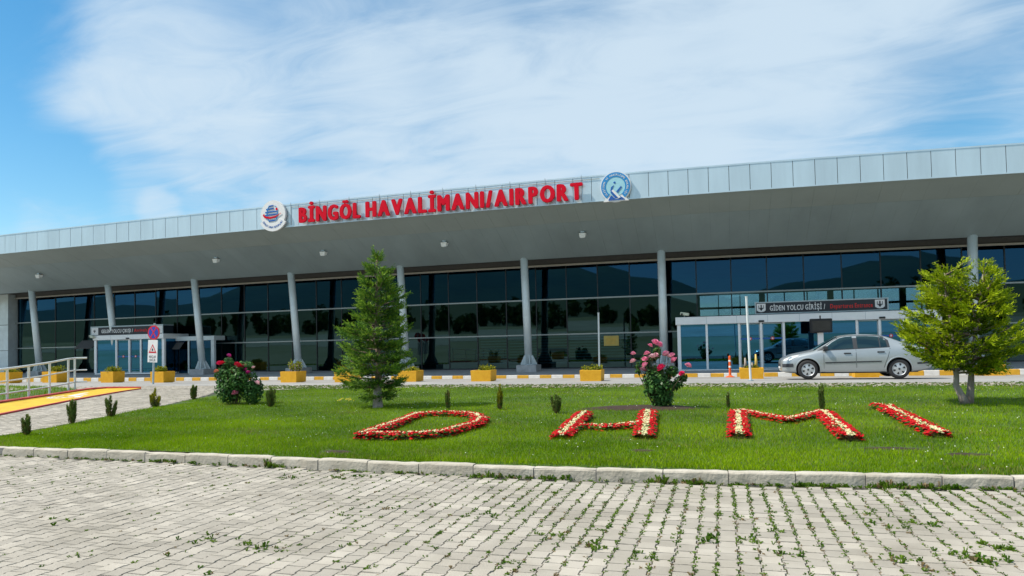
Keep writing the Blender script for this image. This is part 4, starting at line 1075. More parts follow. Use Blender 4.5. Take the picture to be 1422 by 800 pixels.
mb = MB(); mb.prism([(-.02-.18*w_, zm-.30*w_), (-.02+.18*w_, zm-.30*w_), (-.02+.13*w_, zm+.0*w_), (-.02-.13*w_, zm)], .003, M['black'], 'y', (0, -.0295, 0)); mb.prism([(-.02-.05*w_, zm), (-.02+.05*w_, zm), (-.02+.02*w_, zm+.22*w_), (-.02-.02*w_, zm+.22*w_)], .003, M['black'], 'y', (0, -.0295, 0)); mb.build('pictogram', pl_)
zl = (z1_-z0_)
lettering(pl_, 'ARAÇLAR', -w_*.72-.02, w_*.72-.02, -.022, z0_+zl*.20, zl*.16, .001, .02, .8, M['black'], gap=.1, part='letter')
lettering(pl_, 'ÇEKİLİR', -w_*.66-.02, w_*.66-.02, -.022, z0_+zl*.05, zl*.15, .001, .02, .8, M['black'], gap=.1, part='letter')

# ---- railing along the ramp
posts = [G(-62, 567), G(-24, 562), G(10, 557.5), G(40, 553), G(69, 548.5), G(95, 544), G(104, 541.5)]
tops = [519.5, 516, 512, 508, 503.5, 498.5, 497.5]; us = [-62, -24, 10, 40, 69, 95, 104]
rl_ = thing('railing', 'white steel railing with three rails along the yellow ramp', 'railing', tuple(posts[2])); O = posts[2]
topP = []
for b_, u, v in zip(posts, us, tops):
    tp = atY(u, v, b_.y); hh = tp.z-b_.z; topP.append((b_, hh))
    mb = MB(); mb.tube([b_-O-Vector((0, 0, .03)), b_-O+Vector((0, 0, hh-.02))], .036, M['white_steel'], 10); mb.build('post', rl_)
endp = topP[-1][0]+Vector((.26, .30, 0))
for k, r in ((1.0, .036), (.62, .026), (.25, .026)):
    pts = [b_-O+Vector((0, -.0, hh*k)) for b_, hh in topP]+[endp-O+Vector((0, 0, topP[-1][1]*k))]
    mb = MB(); mb.tube(pts, r, M['white_steel'], 8); mb.build('top_rail' if k == 1.0 else 'lower_rail', rl_)

# ================================================================== PLANTERS
def leaf_cloud(n, rx, ry, z0, z1, size, shape=None):
    """random leaf triangles in an ellipsoid-like mass; returns V, tint"""
    V = []; T = []
    for _ in range(n):
        while True:
            a, b_, c_ = rnd.uniform(-1, 1), rnd.uniform(-1, 1), rnd.random()
            q = shape(c_) if shape else math.sqrt(max(0, 1-(2*c_-1)**2))
            if a*a+b_*b_ < q*q: break
        x, y, z = a*rx, b_*ry, z0+(z1-z0)*c_
        d = Vector((rnd.gauss(0, 1), rnd.gauss(0, 1), rnd.gauss(.35, 1))).normalized(); e_ = d.cross(Vector((rnd.gauss(0, 1), rnd.gauss(0, 1), rnd.gauss(0, 1)))).normalized()
        L = size*rnd.uniform(.6, 1.3); p = Vector((x, y, z))
        V.append((p-e_*L*.28, p+e_*L*.28, p+d*L)); T.append(min(1, max(0, rnd.gauss(.45, .25))))
    return V, T
def planter_plant(loc, kind, label, w):
    t = thing('potted_plant' if kind != 'stalk' else 'potted_succulent', label, 'plant', loc)
    V = []; T = []
    if kind == 'stalk':
        for (x, y, h, r) in ((-.22, 0, .42, .05), (.16, .05, .55, .055), (.02, -.1, .25, .04)):
            mb = MB(); mb.tube([(x, y, -.05), (x+.02, y, h*.5), (x+.01, y, h)], [r, r*.9, r*.5], M['limewash'] if x < .1 else M['gold_plate'], 8); mb.build('stalk', t, smooth=True)
        V, T = leaf_cloud(110, .28, .25, .0, .14, .12)
    elif kind == 'tall':
        for k in range(5):
            x, y = rnd.uniform(-.28, .28), rnd.uniform(-.25, .25); h = rnd.uniform(.28, .5)
            mb = MB(); mb.tube([(x, y, -.05), (x+rnd.gauss(0, .04), y, h)], .03, M['limewash'], 6); mb.build('stalk', t)
            v, tt = leaf_cloud(60, .11, .11, .05, h+.08, .10); V += [tuple(q+Vector((x, y, 0)) for q in tr) for tr in v]; T += tt
    else:
        n, h = {'low': (260, .22), 'bush': (420, .34), 'sparse': (160, .20)}[kind]
        for k in range(4):
            x, y = rnd.uniform(-.2, .2), rnd.uniform(-.2, .2)
            v, tt = leaf_cloud(n//4, w*.34, w*.30, -.04, h*rnd.uniform(.75, 1.2), .10); V += [tuple(q+Vector((x, y, 0)) for q in tr) for tr in v]; T += tt
    link('foliage', tri_mesh('foliage', np.array([[tuple(q) for q in tr] for tr in V]), [M['pot_leaf']], None, T), t)
    mb = MB()
    for k in range(4): mb.tube([(0, 0, -.06), (rnd.gauss(0, .12), rnd.gauss(0, .12), .15)], .012, M['stem'], 5)
    mb.build('stem', t)
plist = [(-9, 13, 532.5, 'low', 'at the left edge, mostly behind the railing', 'thin green plant in the planter at the left edge'),
         (58, 78.5, 531.5, 'bush', 'behind the right end of the railing', 'yellow green shrub in the planter behind the end of the railing'),
         (139.5, 157, 531.5, 'bush', 'in front of the arrivals door', 'wide yellow green shrub in the planter before the arrivals door'),
         (208.5, 227, 531.5, 'bush', 'right beside the no stopping sign', 'round yellow green shrub in the planter beside the no stopping sign'),
         (389, 411.5, 531.3, 'tall', 'in front of the fourth column', 'tall stalky plant with pale stems in the planter before the fourth column'),
         (464, 488, 531, 'low', 'left of the spruce, half hidden by its branches', 'low plant in the planter left of the spruce'),
         (552, 578, 530.3, 'low', 'right of the spruce beside the fifth column', 'bright green low plant in the planter right of the spruce'),
         (653.5, 681.5, 529.8, 'low', 'between the fifth and sixth columns', 'low yellow green plant in the planter between the fifth and sixth columns'),
         (805, 835, 529.4, 'low', 'beside the thin pale pole', 'spreading yellow flowered plant in the planter by the thin pale pole'),
         (1027.5, 1061, 526.3, 'stalk', 'left of the car, behind the tall leaning pole', 'two bare stalks in the planter left of the car'),
         (1187, 1222, 524.3, 'sparse', 'seen under the silver car', 'plant hidden behind the silver car'),
         (1363, 1397, 521.8, 'bush', 'behind the twin trunk tree on the right', 'yellow green shrub in the planter behind the twin trunk tree')]
def planter_mesh(w, d, h):
    mb = MB(); t_ = .07
    o = [(-w, -d), (w, -d), (w, d), (-w, d)]; i_ = [(-w+t_, -d+t_), (w-t_, -d+t_), (w-t_, d-t_), (-w+t_, d-t_)]
    vs = [(x*.96, y*.96, 0) for x, y in o]+[(x, y, h-.015) for x, y in o]+[(x*.99, y*.99, h) for x, y in o]+[(x, y, h) for x, y in i_]+[(x, y, h-.07) for x, y in i_]
    fs = [[3, 2, 1, 0]]
    for L in range(4):
        for k in range(4): fs.append([L*4+k, L*4+(k+1) % 4, L*4+4+(k+1) % 4, L*4+4+k])
    mb.add(vs, fs, M['yellow_paint']); return mb
for (ua, ub, v, kind, L, LP_) in plist:
    c_ = G((ua+ub)/2, v); k = FOC/((c_-Vector((0, 0, EYE))).dot(_F)); w = (atY(ub, v, c_.y).x-atY(ua, v, c_.y).x)/2; d = .37; h = 15.2/k
    t = thing('planter', 'yellow concrete planter '+L, 'planter', (c_.x, c_.y+d, c_.z), group='yellow planters along the road')
    planter_mesh(w, d, h).build('trough', t)
    mb = MB(); mb.add([(-w+.07, -d+.07, h-.05), (w-.07, -d+.07, h-.05), (w-.07, d-.07, h-.04), (-w+.07, d-.07, h-.05)], [[0, 1, 2, 3]], M['soil']); mb.build('soil', t)
    mb = MB(); mb.box((-w*.8, -d*.8, -.04), (w*.8, d*.8, .0), M['concrete']); mb.build('foot', t)
    planter_plant((c_.x, c_.y+d, c_.z+h-.05), kind, LP_, w*2)

# ================================================================== FLOWER BEDS SHAPED AS LETTERS
def flower_letter(label, strokes, org):
    o = G(*org); t = thing('flower_letter', label, 'flower bed', tuple(o))
    red, cream, green = [], [], []; T = {0: [], 1: [], 2: []}
    def blob(p, r, h, which):
        c_ = Vector(p); n = 6; a0 = rnd.uniform(0, 6.28); tt = min(1, max(0, rnd.gauss(.5, .28)))
        top = c_+Vector((rnd.gauss(0, r*.3), rnd.gauss(0, r*.3), h)); ring = []
        for k in range(n):
            a = a0+6.283*k/n; q = r*rnd.uniform(.7, 1.2); ring.append(c_+Vector((q*math.cos(a), q*math.sin(a), h*rnd.uniform(.1, .6))))
        for k in range(n):
            which.append((ring[k], ring[(k+1) % n], top)); T[0 if which is red else 1 if which is cream else 2].append(tt+rnd.uniform(-.12, .12))
    base = MB()
    for (pts, w, c) in strokes:
        P_ = [G(*q) for q in pts]
        for a, b in zip(P_[:-1], P_[1:]):
            d = (b-a); L = math.hypot(d.x, d.y); d = Vector((d.x/L, d.y/L, 0)); nn = Vector((-d.y, d.x, 0))
            q = [a-nn*w*.55-d*.05, b-nn*w*.55+d*.05, b+nn*w*.55+d*.05, a+nn*w*.55-d*.05]
            base.add([(v.x-o.x, v.y-o.y, gz(v.y)+.020-o.z) for v in q]+[(v.x-o.x, v.y-o.y, gz(v.y)-.1-o.z) for v in q], [[0, 1, 2, 3], [4, 5, 1, 0], [5, 6, 2, 1], [6, 7, 3, 2], [7, 4, 0, 3]], M['soil'])
            for _ in range(int(L*w*1500)+3):
                s, u = rnd.uniform(-.08, L+.08), rnd.uniform(-.5, .5); 
                u2 = u+rnd.gauss(0, .03); hgt = .10*(1-1.9*u*u*u*u)*rnd.uniform(.75, 1.15)
                p = a+d*s+nn*u2*w; z = gz(p.y)-o.z+hgt; p = (p.x-o.x, p.y-o.y, z)
                r_ = rnd.random()
                if abs(u2) < .5*c: blob(p, .024, .026, cream if r_ < .80 else (red if r_ < .9 else green))
                else: blob(p, .024, .026, red if r_ < .84 else (green if r_ < .97 else cream))
            for _ in range(int(L*w*520)+3):   # leaves on the flanks
                s, sd = rnd.uniform(-.05, L+.05), rnd.choice((-1, 1)); p = a+d*s+nn*sd*w*rnd.uniform(.40, .60); z = gz(p.y)-o.z+rnd.uniform(.0, .085)
                blob((p.x-o.x, p.y-o.y, z), .04, .03, green if rnd.random() < .5 else red)
    for nm, L_, mt, k in (('red_flowers', red, 'bed_red', 0), ('cream_flowers', cream, 'bed_cream', 1), ('leaves', green, 'bed_green', 2)):
        tag(link(nm, tri_mesh(nm, np.array([[tuple(v) for v in tr] for tr in L_]), [M[mt]], None, np.clip(T[k], 0, 1)), t), kind='stuff')
    base.build('soil', t)
def zz(ox, oy, s, *pts): return [(ox+x/s, oy+y/s+1.6) for x, y in pts]
D_ = zz(480, 550, 6.464, (160, 372), (300, 322), (500, 250), (640, 190), (780, 180), (950, 178), (1080, 182), (1165, 198), (1215, 232), (1165, 275), (1020, 318), (900, 352), (700, 372), (450, 378), (250, 376), (160, 372))
flower_letter('red and cream flower bed shaped as the letter D', [(D_, .25, .30)], (580, 595))
z2 = lambda *p: zz(760, 540, 2.452, *p)
flower_letter('red and cream flower bed shaped as the letter H', [(z2((48, 172), (125, 93)), .27, .36), (z2((330, 172), (344, 88)), .28, .38), (z2((115, 138), (210, 141), (318, 130)), .20, .30)], (840, 595))
flower_letter('red and cream flower bed shaped as the letter M', [(z2((654, 166), (650, 88)), .28, .36), (z2((666, 87), (820, 118), (935, 90)), .20, .34), (z2((942, 90), (1032, 174)), .28, .34)], (1100, 592))
flower_letter('red and cream flower bed shaped as the letter I', [(z2((1160, 74), (1335, 164)), .26, .30), (z2((1116, 66), (1165, 70)), .18, .2)], (1265, 588))

# ================================================================== SMALL CONIFERS ON THE LAWN
def small_conifer(label, u, vb, vt, wpx, kind):
    b = G(u, vb); k = FOC/((b-Vector((0, 0, EYE))).dot(_F)); h = (vb-vt)/k; r = wpx/k/2
    t = thing('young_conifer', label, 'shrub', tuple(b), group='young conifers on the lawn')
    V = []; T = []; I = []
    ns = {'spiky': 7, 'round': 9, 'thin': 3, 'cone': 6}[kind]
    for s_ in range(ns):
        a = rnd.uniform(0, 6.28); rr = r*math.sqrt(rnd.random())*.8
        if s_ == 0: rr = 0
        hs = h*(1 if s_ == 0 else rnd.uniform(.62, .95)*(1-.3*(rr/r if kind == 'cone' else 0)))
        bx, by = rr*.35*math.cos(a), rr*.35*math.sin(a); tx, ty = rr*math.cos(a), rr*math.sin(a)
        sr = r*{'spiky': .34, 'round': .42, 'thin': .5, 'cone': .5}[kind]
        for _ in range(int(70+260*h)):
            f = rnd.random()**.8; x = bx+(tx-bx)*f; y = by+(ty-by)*f; z = hs*f
            q = sr*(1-f)**.5*(.6+.4*min(1, f*5)); aa = rnd.uniform(0, 6.28); dx, dy = math.cos(aa), math.sin(aa)
            p = Vector((x+dx*q*rnd.random(), y+dy*q*rnd.random(), z)); L = rnd.uniform(.035, .075)
            d = Vector((dx*.5, dy*.5, 1)).normalized(); e_ = Vector((-dy, dx, 0))
            V.append((p-e_*L*.2, p+e_*L*.2, p+d*L)); T.append(min(1, max(0, rnd.gauss(.25+.5*f, .2))))
            I.append(1 if rnd.random() < (.45*(1-f) if kind != 'thin' else .3) else (2 if kind == 'cone' and f > .4 else 0))
    link('foliage', tri_mesh('foliage', np.array([[tuple(v) for v in tr] for tr in V]), [M['cypress'], M['cypress_brown'], M['cypress_gold']], I, T), t)
    mb = MB(); mb.tube([(0, 0, -.04), (0, 0, h*.6)], [.018, .006], M['stem'], 6); mb.build('stem', t)
for a in (('browning young conifer nearest the front kerb on the far left', 38, 604, 576.5, 20, 'round'), ('tall spiky young conifer beside the paved path, second from the left', 101, 589, 555.5, 18, 'spiky'),
          ('three pronged young conifer halfway along the paved path', 153.5, 580, 551, 20, 'spiky'), ('reddish brown egg shaped conifer below the no stopping sign', 215.5, 566.5, 540.5, 18, 'cone'),
          ('dense green barrel shaped conifer left of the red rose bush', 268.5, 555, 535.5, 15, 'round'), ('bushy small conifer just right of the red rose bush', 377, 565, 539, 20, 'round'),
          ('thin faint conifer seedling just behind the flower letter D', 622.5, 570, 543, 11, 'thin'), ('gold tipped cone shaped conifer right of the letter D', 694.5, 569, 535.5, 14, 'cone'),
          ('low dark conifer on the lawn behind the flower letter H', 772.5, 573.5, 549, 19, 'round'), ('very thin yellowish conifer behind the left leg of the letter M', 1012, 568, 546, 7, 'thin'),
          ('upright conifer behind the right peak of the letter M', 1143, 570, 536, 14, 'spiky')): small_conifer(*a)

# ================================================================== ROSE BUSHES
def bloom_mesh(mat):
    mb = MB(); V = []; F = []
    for ring, (n, r, tz, cup) in enumerate(((6, 1.0, .0, .45), (5, .74, .22, .62), (4, .46, .45, .6), (3, .22, .62, .5))):
        for k in range(n):
            a = 6.283*k/n+ring*.6; w = 6.283/n*.68; b = len(V)
            for (rr, z, ww) in ((.12, tz*.4, .5), (r*.75, tz+cup*.35, 1.0), (r, tz+cup*.75, .9), (r*.86, tz+cup*.95, .3)):
                for s in (-1, 1): V.append((rr*math.cos(a+s*w*ww), rr*math.sin(a+s*w*ww), z))
            for j in range(3): F.append([b+2*j, b+2*j+1, b+2*j+3, b+2*j+2])
    mb.add(V, F, mat); me = mb.mesh('rose_bloom', smooth=True, fix=False)
    a = me.attributes.new('tint', 'FLOAT', 'FACE'); a.data.foreach_set('value', [rnd.uniform(.1, .9) for _ in F]); return me
BL = {k: bloom_mesh(M[k]) for k in ('pink', 'pale_pink', 'hot_pink', 'crimson', 'magenta', 'salmon')}
def rose_bush(label, base, foliage, blooms, nleaf):
    b = G(*base); k = FOC/((b-Vector((0, 0, EYE))).dot(_F)); t = thing('rose_bush', label, 'rose bush', tuple(b))
    loc = lambda u, v, dy=0: atY(u, v, b.y+dy)-b
    V = []; T = []; stems = MB()
    for (u, v, ru, rv, w) in foliage:
        c_ = loc(u, v); rx, rz = ru/k, rv/k
        for _ in range(int(nleaf*w)):
            d = Vector((rnd.gauss(0, 1), rnd.gauss(0, 1), rnd.gauss(0, 1))).normalized()*rnd.random()**.45
            p = c_+Vector((d.x*rx, d.y*rx*.9, d.z*rz))
            if p.z < .03: p.z = .03+rnd.random()*.1
            n_ = Vector((d.x+rnd.gauss(0, .5), d.y+rnd.gauss(0, .5), d.z+.5+rnd.gauss(0, .5))).normalized()
            e1_ = n_.cross(Vector((rnd.gauss(0, 1), rnd.gauss(0, 1), rnd.gauss(0, 1)))).normalized(); e2_ = n_.cross(e1_); L = rnd.uniform(.028, .055)
            A_, B_, C_, D_2 = p-e1_*L, p+e2_*L*.55, p+e1_*L, p-e2_*L*.55
            V += [(A_, D_2, C_), (A_, C_, B_)]; tt = min(1, max(0, rnd.gauss(.42, .25))); T += [tt, tt]
    link('leaves', tri_mesh('leaves', np.array([[tuple(q) for q in tr] for tr in V]), [M['rose_leaf']], None, T), t)
    for (u, v, r, kind) in blooms:
        p = loc(u, v, rnd.uniform(-.34, -.06)); p0_ = Vector((p.x*.2, rnd.gauss(0, .05), .02))
        stems.tube([p0_, p0_.lerp(p, .55)+Vector((rnd.gauss(0, .02), 0, .05)), p+Vector((0, 0, -.02))], [.010, .007, .005], M['stem'], 5)
        o = link('rose_bloom', BL[kind], t, p); s_ = r/k*1.18; o.scale = (s_, s_, s_*.95)
        o.rotation_euler = (rnd.uniform(.2, .9), rnd.uniform(-.4, .4), rnd.uniform(0, 6))
    for _ in range(9):
        a = rnd.uniform(0, 6.28); stems.tube([(0, 0, -.05), (.10*math.cos(a), .10*math.sin(a), .25), (.22*math.cos(a), .22*math.sin(a), .5)], [.014, .011, .006], M['stem'], 6)
    tag(stems.build('stems', t), kind='stuff')
q1 = lambda x, y: (270+x/8, 480+y/8)
rose_bush('broad rose bush with red, crimson and pink blooms on the left lawn', (326, 562),
          [(319, 541, 21, 20, 1.0), (333, 526, 25, 19, 1.0), (312, 523, 14, 16, .55), (350, 545, 16, 16, .55), (317, 505, 8, 9, .22), (357, 536, 9, 10, .2), (340, 510, 14, 9, .3)],
          [(*q1(380, 118), 3.2, 'magenta'), (*q1(275, 207), 4.2, 'hot_pink'), (*q1(315, 205), 4.0, 'crimson'), (*q1(245, 292), 3.4, 'salmon'), (*q1(470, 222), 4.6, 'crimson'), (*q1(512, 238), 4.2, 'salmon'), (*q1(552, 245), 4.6, 'hot_pink'), (*q1(570, 280), 3.6, 'magenta'), (*q1(598, 305), 3.2, 'magenta'),
           (*q1(420, 300), 2.8, 'salmon'), (*q1(450, 535), 4.4, 'pink'), (*q1(690, 425), 4.2, 'pale_pink'), (*q1(655, 245), 2.2, 'pale_pink'), (*q1(500, 232), 3.6, 'crimson')], 1500)
q2 = lambda x, y: (850+x/6.667, 460+y/6.667)
rose_bush('tall rose bush with pink blooms in a patch of bare soil mid lawn', (914.5, 567),
          [(915, 538, 22, 20, 1.0), (911, 527, 20, 14, .6), (922, 552, 15, 13, .5), (908, 515, 14, 9, .25), (932, 516, 10, 9, .18), (941, 532, 8, 9, .12), (886, 512, 4, 10, .07), (912, 490, 6, 9, .12), (896, 503, 7, 12, .16), (948, 524, 7, 6, .08), (914, 560, 10, 9, .3)],
          [(*q2(395, 112), 5.2, 'pink'), (*q2(432, 130), 4.8, 'pink'), (*q2(350, 140), 3.6, 'pink'), (*q2(325, 215), 4.2, 'pink'), (*q2(302, 268), 4.4, 'pink'), (*q2(312, 322), 4.8, 'pink'), (*q2(283, 362), 4.4, 'pink'), (*q2(372, 240), 4.2, 'pale_pink'), (*q2(402, 230), 4.2, 'pale_pink'), (*q2(345, 246), 3.4, 'pale_pink'),
           (*q2(500, 215), 4.6, 'pink'), (*q2(522, 240), 4.2, 'pale_pink'), (*q2(560, 232), 4.4, 'pink'), (*q2(580, 274), 4.8, 'pink'), (*q2(465, 350), 6.4, 'hot_pink'), (*q2(195, 215), 3.6, 'pink'), (*q2(197, 286), 4.2, 'pale_pink'), (*q2(700, 328), 4.6, 'pink'), (*q2(648, 398), 4.0, 'hot_pink')], 1250)

# ================================================================== TREES
def conifer(name, label, base, trunks, prof, k_mats, nbranch, sprays, upturn, whitewash, vb_, tipw, spray_len=.20, droop=0.0, tier=.22, lmin=.5):
    """prof: rows (v, uLeft, uRight) of the crown outline in the photograph, turned into branch lengths"""
    b = G(*base); k = FOC/((b-Vector((0, 0, EYE))).dot(_F)); t = thing(name, label, 'tree', tuple(b))
    loc = lambda u, v: atY(u, v, b.y)-b
    pz = [loc((r[1]+r[2])/2, r[0]).z for r in prof]; order = np.argsort(pz)
    PZ = np.array(pz)[order]; LX_ = np.array([loc(prof[i][1], prof[i][0]).x for i in order]); RX_ = np.array([loc(prof[i][2], prof[i][0]).x for i in order])
    axes = []
    for i, (pts, r0, r1) in enumerate(trunks):
        P_ = [loc(*p)+Vector((0, dy, 0)) for (p, dy) in pts]; n = len(P_); rad = [r0+(r1-r0)*j/(n-1) for j in range(n)]; rad[0] *= 1.3
        S = resample(P_, 14); S = [s_+Vector((rnd.gauss(0, .010), rnd.gauss(0, .010), 0)) for s_ in S]; axes.append((P_, r0))
        R2 = list(np.interp(np.linspace(0, 1, 14), np.linspace(0, 1, n), rad)); R2[0] *= 1.15
        cut = int(14*whitewash); mb = MB()
        if cut: mb.tube(S[:cut+1], R2[:cut+1], M['limewash'], 10, cap=False)
        mb.tube(S[cut:], R2[cut:], M['bark'] if cut else M['bark_pale'], 10); mb.build('trunk', t, smooth=True)
    def axis_at(z, which):
        P_ = axes[which][0]; zs = [p.z for p in P_]; return Vector((np.interp(z, zs, [p.x for p in P_]), np.interp(z, zs, [p.y for p in P_]), z))
    wood = MB(); V = []; T = []; I = []; zmin, zmax = PZ[0], PZ[-1]
    def spray(p, d, L, tipf):
        L *= .62+.38*min(1, max(0, (zmax-p.z)/.9)); nn = 9; up = Vector((0, 0, 1)); side = d.cross(up); side = side.normalized() if side.length > .1 else Vector((1, 0, 0))
        tip_i = 1 if rnd.random() < tipf else 0; tb = min(1, max(0, rnd.gauss(.42, .22)))
        for j in range(nn):
            f = (j+.6)/nn; q = p+d*L*f; a = rnd.uniform(0, 6.28); up2 = side.cross(d)
            o_ = (side*math.cos(a)+up2*math.sin(a)); nd = (d*.9+o_*.75).normalized(); nl = L*.36*(1.1-.45*f)*rnd.uniform(.7, 1.2); w_ = nl*.20; e_ = nd.cross(o_.cross(nd)+Vector((.01, .02, .03))).normalized()
            V.append((q-e_*w_, q+e_*w_, q+nd*nl)); T.append(min(1, max(0, tb+rnd.uniform(-.15, .15)+.15*f))); I.append(tip_i)
        q = p+d*L; V.append((q-side*L*.06-d*L*.4, q+side*L*.06-d*L*.4, q+d*L*.16)); T.append(tb); I.append(tip_i)
    for i in range(nbranch):
        f = (i+rnd.random())/nbranch; z = zmin+(zmax-zmin)*(f**1.05); z = (round(z/tier)+rnd.gauss(0, .16))*tier; z = min(max(z, zmin), zmax)
        which = rnd.randrange(len(axes)); az = i*2.39996+rnd.gauss(0, .25); ca, sa = math.cos(az), math.sin(az)
        lx, rx = np.interp(z, PZ, LX_), np.interp(z, PZ, RX_); A_ = axis_at(min(z, axes[which][0][-1].z), which)
        xr = rx-A_.x; xl = A_.x-lx; ext = xr*((1+ca)/2)+xl*((1-ca)/2); L = max(.10, ext*rnd.uniform(lmin, 1.06)*(1-.12*abs(sa)))
        el = upturn+.55*(z-zmin)/(zmax-zmin)+rnd.gauss(0, .10); d = Vector((ca*math.cos(el), sa*math.cos(el), math.sin(el)))
        st = Vector((A_.x, A_.y, z-L*math.sin(el)*.8)); st.z = max(st.z, zmin-.15)
        d = (Vector((A_.x+ca*L, A_.y+sa*L, z+rnd.gauss(0, .03)))-st); L = d.length; d.normalize()
        mid = st+d*L*.5+Vector((0, 0, -.05*L+droop*L)); end = st+d*L
        wood.tube([st, mid, end], [max(.006, .020*L+.006), .012*L+.004, .004], M['bark'], 5, cap=False)
        ns = int(sprays*L)+5
        for j in range(ns):
            g = .18+.82*(rnd.random()**.7); q = st.lerp(mid, g*2) if g < .5 else mid.lerp(end, g*2-1)
            sd = rnd.choice((-1, 1)); s_ = Vector((-sa, ca, 0))*sd; wdt = .34*L*(1-g*.75)*rnd.random()
            dd = (d*.8+s_*rnd.uniform(.2, 1.0)+Vector((0, 0, rnd.gauss(.12+upturn*.35, .28)))).normalized()
            q2_ = q+s_*wdt+d*wdt*.5+Vector((0, 0, rnd.gauss(0, .035)))
            spray(q2_, dd, spray_len*rnd.uniform(.7, 1.25), tipw*1.3*g**1.6)
        spray(end-d*.06, (d+Vector((0, 0, .25))).normalized(), spray_len*1.25, tipw+.3)
    top = loc(*vb_)
    for j in range(5): spray(top+Vector((0, 0, -spray_len*.9-j*.03)), Vector((rnd.gauss(0, .35 if j else 0), rnd.gauss(0, .35 if j else 0), 1)).normalized(), spray_len*1.1, 1)
    tag(wood.build('branches', t, smooth=True), kind='stuff')
    link('crown', tri_mesh('crown', np.array([[tuple(v) for v in tr] for tr in V]), [M[k_mats[0]], M[k_mats[1]]], I, np.clip(T, 0, 1)), t)
    return t
conifer('spruce_tree', 'dense green spruce with one pale trunk, standing on the lawn left of centre', (524.5, 567),
        [([((524.5, 567), 0), ((525.5, 520), .02), ((523, 440), -.02), ((524, 356), 0)], .088, .010)],
        [(350, 521.5, 526), (358, 517, 531), (372, 509, 541), (386, 500, 553), (400, 502, 562), (413, 492, 566), (428, 496, 564), (441, 488, 560), (455, 456, 570), (463, 462, 566), (474, 488, 558), (487, 472, 560), (500, 464, 563), (512, 470, 566), (522, 470, 562), (532, 482, 556), (542, 494, 546), (550, 503, 542)],
        ('needle', 'needle_tip'), 180, 42, .05, .15, (524, 350), .50, .185, 0, .30, .40)
conifer('young_tree', 'open yellow green conifer with two crooked trunks on the right of the lawn', (1342, 562),
        [([((1341, 563), 0), ((1337, 552), 0), ((1329, 535), .03), ((1326, 500), .05), ((1322, 440), .1), ((1314, 378), .1)], .062, .012), ([((1348, 562), .1), ((1351, 538), .12), ((1352, 515), .1), ((1356, 450), 0), ((1366, 375), 0)], .062, .012)],
        [(362, 1364, 1366), (370, 1288, 1372), (384, 1276, 1378), (397, 1274, 1390), (412, 1268, 1402), (428, 1252, 1398), (441, 1256, 1404), (455, 1240, 1410), (463, 1238, 1424), (476, 1246, 1426), (490, 1262, 1418), (500, 1276, 1406), (510, 1296, 1392), (516, 1316, 1380)],
        ('pine', 'pine_tip'), 122, 36, .20, .0, (1365, 361), .75, .215, 0, .27, .48)

